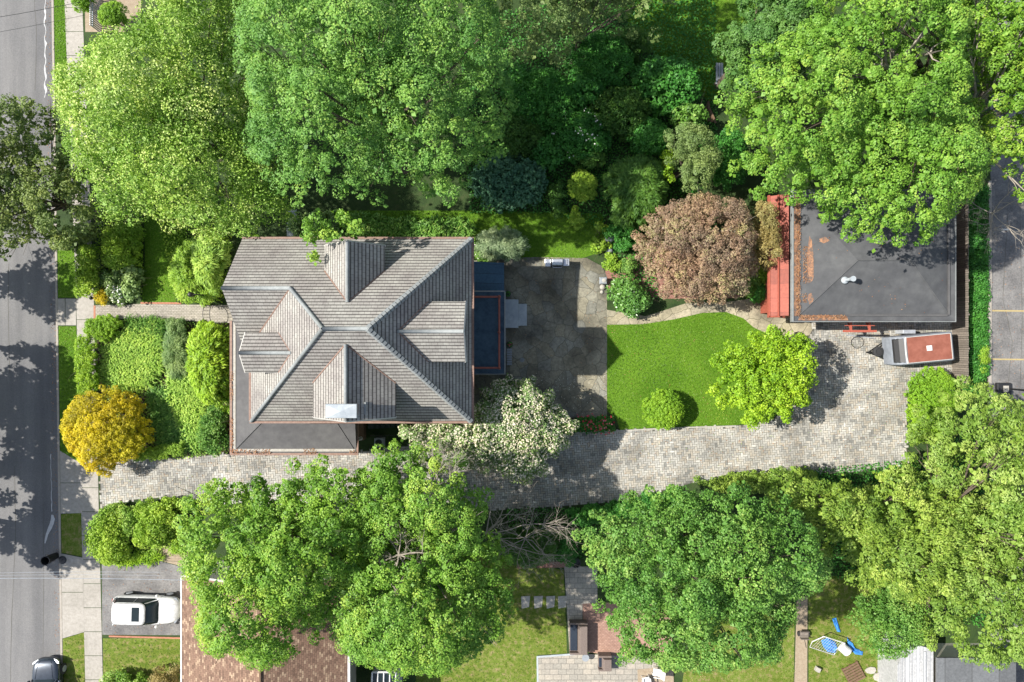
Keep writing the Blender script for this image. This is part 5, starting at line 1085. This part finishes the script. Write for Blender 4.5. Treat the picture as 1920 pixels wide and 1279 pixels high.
tree('maple_tree', 'green maple between the brown shingled roof and the dry lawn, dead twigs at its middle', 'tree',
     [(660, 885), (715, 845), (760, 836), (840, 840), (880, 870), (912, 910), (918, 960), (935, 1035), (972, 1060), (972, 1140), (925, 1200), (900, 1228), (850, 1250), (810, 1258), (760, 1272), (700, 1262), (655, 1240), (618, 1180), (610, 1100), (640, 1050), (670, 1000), (655, 945)],
     4.3, 6.8, 11.5, 'maple', 'maple', D=4, trunk=.32, nl=34, bark='palebark', holes=((748, 1040, 26), (690, 1120, 14), (820, 905, 14), (835, 1120, 10)), s=.56)
tree('linden_tree', 'broad rounded mid-green tree south of the wide end of the drive', 'tree',
     [(1080, 1005), (1098, 962), (1150, 945), (1195, 915), (1270, 903), (1330, 897), (1400, 907), (1450, 930), (1500, 952), (1530, 1000), (1555, 1040), (1538, 1090), (1500, 1130), (1480, 1180), (1468, 1230), (1400, 1250), (1310, 1265), (1265, 1258), (1225, 1240), (1170, 1246), (1150, 1200), (1132, 1160), (1112, 1130), (1122, 1080), (1098, 1040)],
     3, 6.5, 10.8, 'oak', 'mid', D=4, trunk=.3, nl=26, s=.52)
tree('conifer_tree', 'yellow-green feathery conifer right of the broad rounded green tree', 'tree',
     [(1400, 905), (1450, 882), (1520, 882), (1600, 902), (1690, 880), (1790, 920), (1810, 1010), (1770, 1100), (1660, 1118), (1600, 1100), (1560, 1050), (1515, 1000), (1462, 950)],
     .8, 3.5, 8.5, 'cedar', 'cedar', D=4.5, trunk=.22, nl=20)
tree('conifer_tree', 'large feathery green conifer filling the lower right corner', 'tree',
     [(1704, 765), (1742, 722), (1800, 712), (1850, 745), (1900, 752), (1990, 770), (1990, 1250), (1890, 1245), (1850, 1215), (1790, 1228), (1740, 1200), (1700, 1150), (1700, 1080), (1682, 990), (1690, 890)],
     1, 4.0, 10.5, 'cedar', 'cedargreen', D=5, trunk=.3, nl=26, holes=((1820, 1080, 12), (1868, 930, 10)))
tree('bushy_tree', 'dark green bushy tree between the blue sheets and the white shed', 'tree',
     [(1585, 1110), (1640, 1085), (1710, 1100), (1745, 1150), (1735, 1195), (1700, 1215), (1660, 1225), (1640, 1235), (1610, 1215), (1592, 1170)],
     .6, 2.5, 5.6, 'shrub', 'mid', D=2.5, trunk=.14, s=.34, r=.3)
r_, cl_, _ = tree('dogwood_tree', 'flowering tree covered in cream-white blossom between the house and patio', 'tree',
     [(742, 805), (790, 792), (850, 790), (885, 765), (900, 735), (935, 708), (965, 715), (1002, 708), (1028, 738), (1052, 772), (1086, 795), (1070, 820), (1045, 848), (1018, 895), (990, 912), (955, 900), (930, 888), (880, 880), (820, 850), (770, 832)],
     1.2, 2.6, 5.2, 'small', 'sage', D=3.2, trunk=.16, nl=16, s=.36, la=.75)
flowers(r_, cl_, 'blossom', .97, .105, 22, up=.30)
tree('japanese_maple', 'purple-brown Japanese maple spreading over the mulch bed beside the lawn', 'tree',
     [(1183, 470), (1195, 430), (1232, 398), (1290, 362), (1340, 365), (1372, 370), (1405, 400), (1425, 450), (1425, 505), (1400, 548), (1352, 568), (1290, 572), (1238, 560), (1202, 525)],
     1.0, 2.2, 4.8, 'fine', 'purple', D=2.6, trunk=.15, nl=20, holes=((1352, 425, 13), (1338, 455, 7)), bark='palebark', la=.8, ls=1.3)
tree('ornamental_maple', 'olive-brown small tree squeezed between the purple-brown one and the red lean-to', 'tree',
     [(1398, 405), (1420, 378), (1444, 380), (1455, 430), (1452, 490), (1430, 505), (1408, 500), (1404, 450)], .6, 2.0, 4.2, 'fine', 'olivebrown', D=1.6, trunk=.1, nl=8)
tree('lawn_tree', 'small vivid lime green tree between the lawn and the paved court', 'tree',
     [(1330, 683), (1345, 652), (1372, 642), (1402, 648), (1415, 620), (1440, 612), (1462, 628), (1495, 618), (1522, 650), (1520, 680), (1535, 715), (1520, 735), (1528, 765), (1492, 770), (1478, 790), (1440, 782), (1400, 806), (1378, 790), (1370, 772), (1336, 748), (1346, 712)],
     1.3, 2.4, 4.8, 'small', 'lime', D=2.6, trunk=.13, nl=20, la=.75, gap=.1)
tree('silver_tree', 'grey-green silvery tree north of the purple-brown Japanese maple', 'tree',
     [(1238, 300), (1245, 262), (1280, 240), (1325, 245), (1345, 280), (1340, 330), (1318, 362), (1285, 368), (1262, 335)], 1.2, 3, 6.4, 'fine', 'greygreen', D=2.2, trunk=.14, nl=12)
tree('shade_tree', 'hazy grey-green tree at the top edge above the dark shrubbery', 'tree',
     [(945, 20), (940, -170), (1260, -170), (1268, 8), (1240, 38), (1200, 30), (1150, 25), (1100, 60), (1075, 100), (1040, 140), (985, 135), (960, 90)], 2, 6.0, 11.0, 'oak', 'greygreen', D=3.5, trunk=.2, gap=.04, L=.11, Wd=.06)
# north side shrubbery; the deep leaf colour stands in for the linden tree's shade
def shrub(label, pts, zt, style, pal, name='shrub', cat='shrub', z0=.08, zr=None, group=None, D=None, **ov):
    return tree(name, label, cat, pts, z0, zr if zr is not None else zt * .35, zt, style, pal, D=D, trunk=.05, nl=7, group=group, **ov)
def oval(cx, cy, rx, ry, n=14, j=.06): return [(cx + rx * math.cos(a_) * random.uniform(1 - j, 1 + j), cy + ry * math.sin(a_) * random.uniform(1 - j, 1 + j)) for a_ in np.linspace(0, 2 * math.pi, n + 1)[:-1]]
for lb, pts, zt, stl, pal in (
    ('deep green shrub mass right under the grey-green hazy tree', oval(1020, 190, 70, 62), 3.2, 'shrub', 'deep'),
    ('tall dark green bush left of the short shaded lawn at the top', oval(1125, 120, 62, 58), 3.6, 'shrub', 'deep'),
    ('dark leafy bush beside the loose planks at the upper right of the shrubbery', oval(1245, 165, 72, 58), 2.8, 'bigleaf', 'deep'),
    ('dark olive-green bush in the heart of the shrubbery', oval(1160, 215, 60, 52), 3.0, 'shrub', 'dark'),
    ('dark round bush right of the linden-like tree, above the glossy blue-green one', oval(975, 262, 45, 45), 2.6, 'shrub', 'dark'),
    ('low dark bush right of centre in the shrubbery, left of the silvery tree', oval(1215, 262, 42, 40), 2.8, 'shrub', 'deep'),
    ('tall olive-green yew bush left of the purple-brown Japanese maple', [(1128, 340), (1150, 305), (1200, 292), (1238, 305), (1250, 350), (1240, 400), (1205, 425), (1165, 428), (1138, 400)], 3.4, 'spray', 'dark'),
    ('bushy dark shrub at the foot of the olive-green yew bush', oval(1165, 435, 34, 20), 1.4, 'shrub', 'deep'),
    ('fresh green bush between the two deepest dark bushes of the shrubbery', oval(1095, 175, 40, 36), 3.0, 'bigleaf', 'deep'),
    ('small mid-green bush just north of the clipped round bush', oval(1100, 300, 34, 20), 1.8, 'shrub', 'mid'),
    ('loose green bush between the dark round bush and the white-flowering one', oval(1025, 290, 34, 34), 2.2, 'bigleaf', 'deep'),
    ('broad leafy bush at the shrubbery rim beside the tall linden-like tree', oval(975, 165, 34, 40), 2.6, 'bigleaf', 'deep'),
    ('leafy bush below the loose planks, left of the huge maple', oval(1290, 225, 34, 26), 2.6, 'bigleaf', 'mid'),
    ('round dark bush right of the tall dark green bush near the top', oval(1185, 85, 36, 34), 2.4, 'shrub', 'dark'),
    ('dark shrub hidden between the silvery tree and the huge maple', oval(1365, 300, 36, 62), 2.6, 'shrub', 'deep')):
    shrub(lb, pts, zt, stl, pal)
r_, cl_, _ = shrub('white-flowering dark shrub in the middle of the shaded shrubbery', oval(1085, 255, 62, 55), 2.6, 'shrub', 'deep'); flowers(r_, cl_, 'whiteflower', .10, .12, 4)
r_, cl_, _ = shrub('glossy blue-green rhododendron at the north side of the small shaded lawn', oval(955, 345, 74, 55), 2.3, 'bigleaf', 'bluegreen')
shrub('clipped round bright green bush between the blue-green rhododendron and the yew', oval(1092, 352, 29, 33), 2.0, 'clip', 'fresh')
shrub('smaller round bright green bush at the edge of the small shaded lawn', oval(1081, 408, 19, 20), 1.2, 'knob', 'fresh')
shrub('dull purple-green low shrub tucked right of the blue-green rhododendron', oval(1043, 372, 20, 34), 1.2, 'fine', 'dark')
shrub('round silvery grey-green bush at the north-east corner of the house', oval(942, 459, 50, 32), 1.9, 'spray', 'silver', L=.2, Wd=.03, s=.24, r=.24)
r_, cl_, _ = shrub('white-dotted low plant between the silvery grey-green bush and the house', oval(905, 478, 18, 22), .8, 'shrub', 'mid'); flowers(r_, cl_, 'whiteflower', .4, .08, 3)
shrub('glossy green rhododendron beside the stone lantern', [(1138, 555), (1145, 530), (1168, 518), (1195, 530), (1220, 560), (1215, 580), (1190, 594), (1160, 585), (1145, 572)], 1.7, 'bigleaf', 'glossy', L=.17, Wd=.09, s=.28, r=.24)
for lb, c, rr, zt, pal, stl in (('fresh green fern-like plant at the right end of the small shaded lawn', (1128, 463), (15, 13), .7, 'fresh', 'bigleaf'), ('bright star-leaved plant just north of the dark boulder bed', (1124, 430), (14, 13), .8, 'fresh', 'bigleaf'),
                        ('low deep green plant between the yew bush and the Japanese maple', (1170, 460), (22, 20), .9, 'deep', 'shrub'), ('light green clump north of the stone lantern', (1148, 493), (18, 16), .9, 'fresh', 'shrub'), ('mid-green clump touching the Japanese maple at its left', (1178, 500), (16, 20), 1.0, 'mid', 'shrub'),
                        ('small round green bush left of the red lean-to, below the olive-brown tree', (1432, 515), (20, 18), 1.2, 'fresh', 'shrub'), ('dark palm-like plant by the corner of the red lean-to', (1423, 549), (18, 13), .8, 'deep', 'spray'), ('dark green shrub under the right side of the purple-brown maple', (1400, 535), (22, 20), 1.1, 'mid', 'shrub'),
                        ('yellow-green sprig shrub at the left of the silvery tree', (1246, 320), (13, 34), 3.0, 'lime', 'shrub')):
    shrub(lb, oval(*c, *rr), zt, stl, pal)
for lb, px, py, r in (('dark boulder between the ferns and the Japanese maple', 1143, 447, .32), ('rounded grey boulder left of the Japanese maple', 1142, 470, .28)):
    x, y = W(px, py)[:2]; o = MB().lathe((x, y, 0), [(r, 0), (r * 1.05, .12), (r * .8, .3), (r * .35, .38), (0, .4)], 9).build('boulder', M['grey'], smooth=True); tag(o, lb, 'boulder')
shrub('round clipped box ball standing on the lawn', oval(1243, 768, 42, 39, j=.01), 1.9, 'clip', 'box', zr=.7, D=1.4)
shrub('tall clipped lime green hedge curving round the south-east end of the court', [(1692, 740), (1700, 706), (1730, 688), (1765, 690), (1790, 712), (1795, 780), (1780, 828), (1715, 830), (1697, 790)], 2.2, 'clip', 'box', name='clipped_hedge', cat='hedge', zr=1.1, D=1.2)
shrub('low green ground-hugging hedge along the south edge of the court', [(1300, 900), (1400, 885), (1530, 878), (1530, 900), (1450, 925), (1350, 925)], 1.0, 'shrub', 'cedar', name='low_hedge', cat='hedge')
shrub('low leafy border in shade between the court and the rail fence', [(1060, 958), (1190, 935), (1270, 915), (1280, 940), (1200, 970), (1080, 985)], .8, 'shrub', 'deep', name='low_hedge', cat='hedge')
r_, cl_, _ = shrub('rose bed with red and pink flowers between the patio and the drive', [(1066, 787), (1100, 782), (1148, 784), (1152, 804), (1110, 808), (1066, 806)], .6, 'shrub', 'deep', name='rose_bush', cat='rose bush', s=.26); flowers(r_, cl_, 'redflower', .6, .13, 3, up=.36)
shrub('ivy strip growing along the outer side of the board fence', [(1805, 350), (1852, 350), (1851, 700), (1838, 745), (1800, 740)], .35, 'shrub', 'deep', name='ivy_strip', cat='ivy', zr=.2, D=.5, s=.24, n=24)
shrub('light green clump at the lower end of the ivy strip beside the kerb', oval(1841, 665, 9, 32), .8, 'fine', 'fresh')
# front garden
shrub('clipped round bush cut by the top edge, left of the pale fence', oval(157, 4, 22, 22, j=.02), 1.5, 'clip', 'box', zr=.8)
shrub('clipped round bush right of the pale fence near the top left', oval(215, 30, 30, 27, j=.02), 1.9, 'clip', 'box', zr=.9)
shrub('leafy box hedge beside the sidewalk north of the front walk', [(150, 460), (180, 458), (183, 500), (182, 552), (142, 555), (141, 500)], 1.2, 'shrub', 'fresh', name='box_hedge', cat='hedge', zr=.9, D=.5, s=.2, r=.18, L=.09, Wd=.07, la=.08)
shrub('long bright lime hedge beside the sidewalk south of the front walk', [(143, 628), (170, 627), (182, 650), (182, 740), (160, 746), (145, 742), (142, 690)], 1.2, 'clip', 'lime', name='box_hedge', cat='hedge', zr=.9, D=.5, s=.2, r=.16, L=.09, Wd=.05, la=.06)
shrub('clipped green mound at the sidewalk corner south of the front walk', [(155, 620), (162, 598), (195, 590), (225, 592), (234, 606), (222, 628), (200, 643), (180, 640)], 1.1, 'clip', 'box', zr=.5)
shrub('small round golden bush north of the front walk', oval(195, 557, 17, 16, j=.02), .9, 'knob', 'gold', s=.16, r=.13, L=.06, Wd=.04, n=26)
shrub('big round golden-yellow cypress by the sidewalk', [(116, 800), (125, 765), (150, 740), (190, 724), (235, 730), (270, 752), (293, 795), (290, 830), (262, 860), (225, 868), (205, 892), (175, 890), (145, 862), (120, 830)], 3.2, 'knob', 'gold', name='golden_cypress', cat='cypress', D=2.4, s=.27)
shrub('leafy green bush north of the white roses and hedge', [(190, 450), (200, 425), (240, 418), (268, 425), (270, 470), (266, 505), (225, 510), (195, 495)], 1.3, 'shrub', 'fresh')
shrub('pale green hydrangea-like bush right of the white roses', [(232, 505), (266, 500), (268, 545), (255, 572), (240, 560), (230, 530)], 1.1, 'bigleaf', 'sage')
r_, cl_, _ = shrub('low rose bush with white flowers beside the small golden bush', [(195, 505), (232, 505), (236, 560), (225, 573), (208, 560), (192, 530)], .8, 'shrub', 'sage', name='rose_bush', cat='rose bush'); flowers(r_, cl_, 'whiteflower', .8, .13, 4, box=[(203, 535), (240, 535), (240, 575), (203, 575)])
shrub('round green bush in the shade between the pale tree and the olive street tree', [(100, 440), (150, 425), (190, 420), (195, 452), (150, 470), (104, 470)], 1.8, 'shrub', 'oliveshade')
shrub('lime and olive bush left of the lamp post by the house corner', [(320, 515), (330, 475), (350, 455), (385, 450), (375, 500), (392, 545), (418, 548), (415, 568), (370, 570), (340, 560)], 1.7, 'spray', 'fresh')
shrub('arching bright green shrub against the north-west corner of the house', [(365, 450), (415, 445), (440, 470), (420, 520), (415, 552), (385, 545), (368, 500)], 2.2, 'spray', 'lily', L=.35, Wd=.06)
shrub('tall bright lime shrub along the porch south of the front walk', [(362, 625), (380, 608), (415, 605), (431, 615), (432, 770), (400, 762), (372, 735), (355, 690)], 2.0, 'spray', 'lime', L=.28, Wd=.07)
shrub('mid-green rounded bush at the lower corner of the porch', [(385, 770), (410, 760), (431, 775), (431, 845), (400, 852), (372, 835), (375, 800)], 1.6, 'shrub', 'mid')
shrub('grey-green feathery plants in the middle of the front bed', [(312, 600), (350, 598), (358, 640), (362, 700), (325, 712), (305, 680), (310, 640)], .9, 'spray', 'sage', s=.22, r=.2, L=.16, Wd=.03)
shrub('clipped low green hedge end between the golden cypress and the drive', [(270, 838), (345, 828), (350, 850), (300, 862), (250, 866)], 1.0, 'clip', 'fresh', name='box_hedge', cat='hedge', zr=.6, D=.5)
blades('daylily_clump', 'pale green bed of arching strap leaves between the lime hedge and the bare soil', 'daylilies', [(200, 655), (232, 628), (290, 605), (305, 640), (300, 690), (275, 725), (225, 730), (195, 715)], .55, .62, .07, .26, 22, 'lily')
blades('daylily_clump', 'dark green strap-leaved bed just right of the golden cypress', 'daylilies', [(282, 735), (315, 735), (345, 790), (365, 838), (330, 838), (300, 830), (290, 780)], .5, .6, .05, .27, 26, 'mid')
blades('daylily_clump', 'long strip of strap leaves between the bare soil and the porch shrubs', 'daylilies', [(325, 700), (360, 690), (385, 740), (378, 800), (372, 850), (355, 835), (335, 775), (318, 735)], .6, .65, .07, .26, 22, 'lily')
blades('iris_clump', 'upright dark green clump at the north edge of the front bed by the walk', 'irises', [(235, 600), (310, 598), (310, 625), (270, 628), (238, 622)], .6, .5, .04, .26, 24, 'mid')
blades('hosta_border', 'dark shaded border of strap leaves along the north wall of the house', 'border plants', [(625, 402), (885, 418), (885, 452), (700, 447), (625, 447)], .5, .5, .08, .34, 18, 'mid')
shrub('pale-edged leafy bushes against the north wall left of the border', [(545, 405), (620, 400), (640, 440), (600, 448), (545, 446)], 1.3, 'bigleaf', 'sage')
st9 = dict(ST['small']); st9.update(s=.5, r=.24, gap=.45, n=50)
cl9 = crown_clumps(poly([(570, 400), (640, 398), (690, 425), (655, 470), (628, 462), (605, 448), (582, 482), (570, 450)], 10), 9.0, 9.6, 11.0, st9)
v9, t9 = crown_leaves(cl9, st9, (-10, 6, 9)); mesh_np('low_branch_foliage', v9, 4, t9, M['maple'], LIND)
x, y = W(548, 418)[:2]; 
for k in range(3): o = MB().box((x - .35, y - .9 + k * .62, 0), (x + .3, y - .35 + k * .62, .05)).build('paving_slab', M['bluestone']); tag(o, 'bluestone slab in the shade beside the house, %s of the three' % ('nearest to the roof', 'middle', 'farthest from the roof')[k], 'paving slab')
# south-west bed, neighbours
shrub('leafy weeping bush with pale flowers hanging over the sidewalk south of the drive', [(160, 1015), (170, 975), (200, 950), (235, 955), (250, 1000), (240, 1045), (200, 1058), (165, 1045)], 1.6, 'shrub', 'fresh')
shrub('yellow-green low bush between the weeping bush and the darker one', [(190, 950), (250, 942), (275, 960), (262, 1010), (235, 1000), (225, 965)], 1.2, 'shrub', 'pale')
shrub('darker green bush below the drive, left of the yellow-green maple', [(255, 940), (300, 935), (345, 932), (340, 975), (318, 1010), (290, 1030), (250, 1020), (258, 980)], 1.5, 'shrub', 'fresh')
blades('strap_leaf_border', 'yellow-green strap leaves at the south rim of the bed above the asphalt driveway', 'border plants', [(200, 1045), (300, 1035), (300, 1052), (240, 1058), (195, 1058)], .4, .45, .05, .26, 18, 'lime')
shrub('small round yellow-green bush alone at the edge of the bare soil', oval(335, 1026, 14, 16), .8, 'fine', 'lime')
shrub('pale green bush at the bottom edge right of the sidewalk', [(180, 1290), (200, 1262), (250, 1258), (290, 1275), (290, 1330), (185, 1330)], 1.4, 'shrub', 'pale')
shrub('thin reddish-brown bush at the bottom edge beside the white gutter', [(285, 1262), (310, 1242), (342, 1240), (345, 1300), (290, 1310)], 1.6, 'fine', 'olivebrown', gap=.3)
shrub('dark round yew under the bare grey branches', oval(992, 1018, 58, 42), 2.4, 'spray', 'dark')
shrub('dark leafy bush right of the round yew beside the planter', oval(1062, 1022, 20, 42), 1.8, 'shrub', 'deep')
# bare branches
def bare(name, label, px, py, z, dirs, length, r, pal='palebark', depth=3, base=None):
    p0 = W(px, py, z); t = thing(name, label, 'bare tree', (*W(*(base or (px, py)))[:2], 0)); m = MB(); b0 = np.array([t.location[0], t.location[1], 0])
    m.tube([b0, b0 * .5 + p0 * .5, p0], [r * 1.6, r * 1.3, r], 7)
    def br(p, d, L, rr, dep):
        pts = [p]; q = d.copy()
        for i in range(4):
            q = q + rng.normal(size=3) * .16; q /= np.linalg.norm(q); pts.append(pts[-1] + q * L / 4)
        m.tube(pts, [rr * (1 - .16 * i) for i in range(5)], 5)
        if dep:
            for i in range(4):
                k = rng.integers(1, 5); nd = q + rng.normal(size=3) * .62; nd[2] *= .6; nd /= np.linalg.norm(nd); br(pts[k], nd, L * .6, rr * .5, dep - 1)
    for a_ in dirs: br(p0, np.array([math.cos(R(a_)), math.sin(R(a_)), rng.uniform(.05, .35)]), length * rng.uniform(.8, 1.1), r * .7, depth)
    m.build('branches', M[pal], t)
bare('dead_tree', 'leafless grey branches spreading toward the shaded drive', 912, 1000, 4.5, (15, 35, 50, -10, 65), 3.2, .07)
bare('dead_tree', 'leafless grey branches over the round dark yew', 985, 1010, 3.0, (-60, -20, 20, 80, 150, 200, -110), 2.0, .045)
bare('dead_tree', 'pale dead crown showing through the gap in the green maple', 748, 1040, 9.6, (20, 75, 130, 190, 250, 300, 340), 1.5, .07)
bare('dead_tree', 'bare twiggy treetop beside the parking lot below the yellower maple', 1862, 400, 4.5, (-90, -60, -120, 170, 30, 80), 1.7, .05)
bare('dead_tree', 'brown leafless twigs at the north edge of the green maple near the air conditioner', 818, 910, 9.0, (80, 100, 50, 130), 2.0, .06)
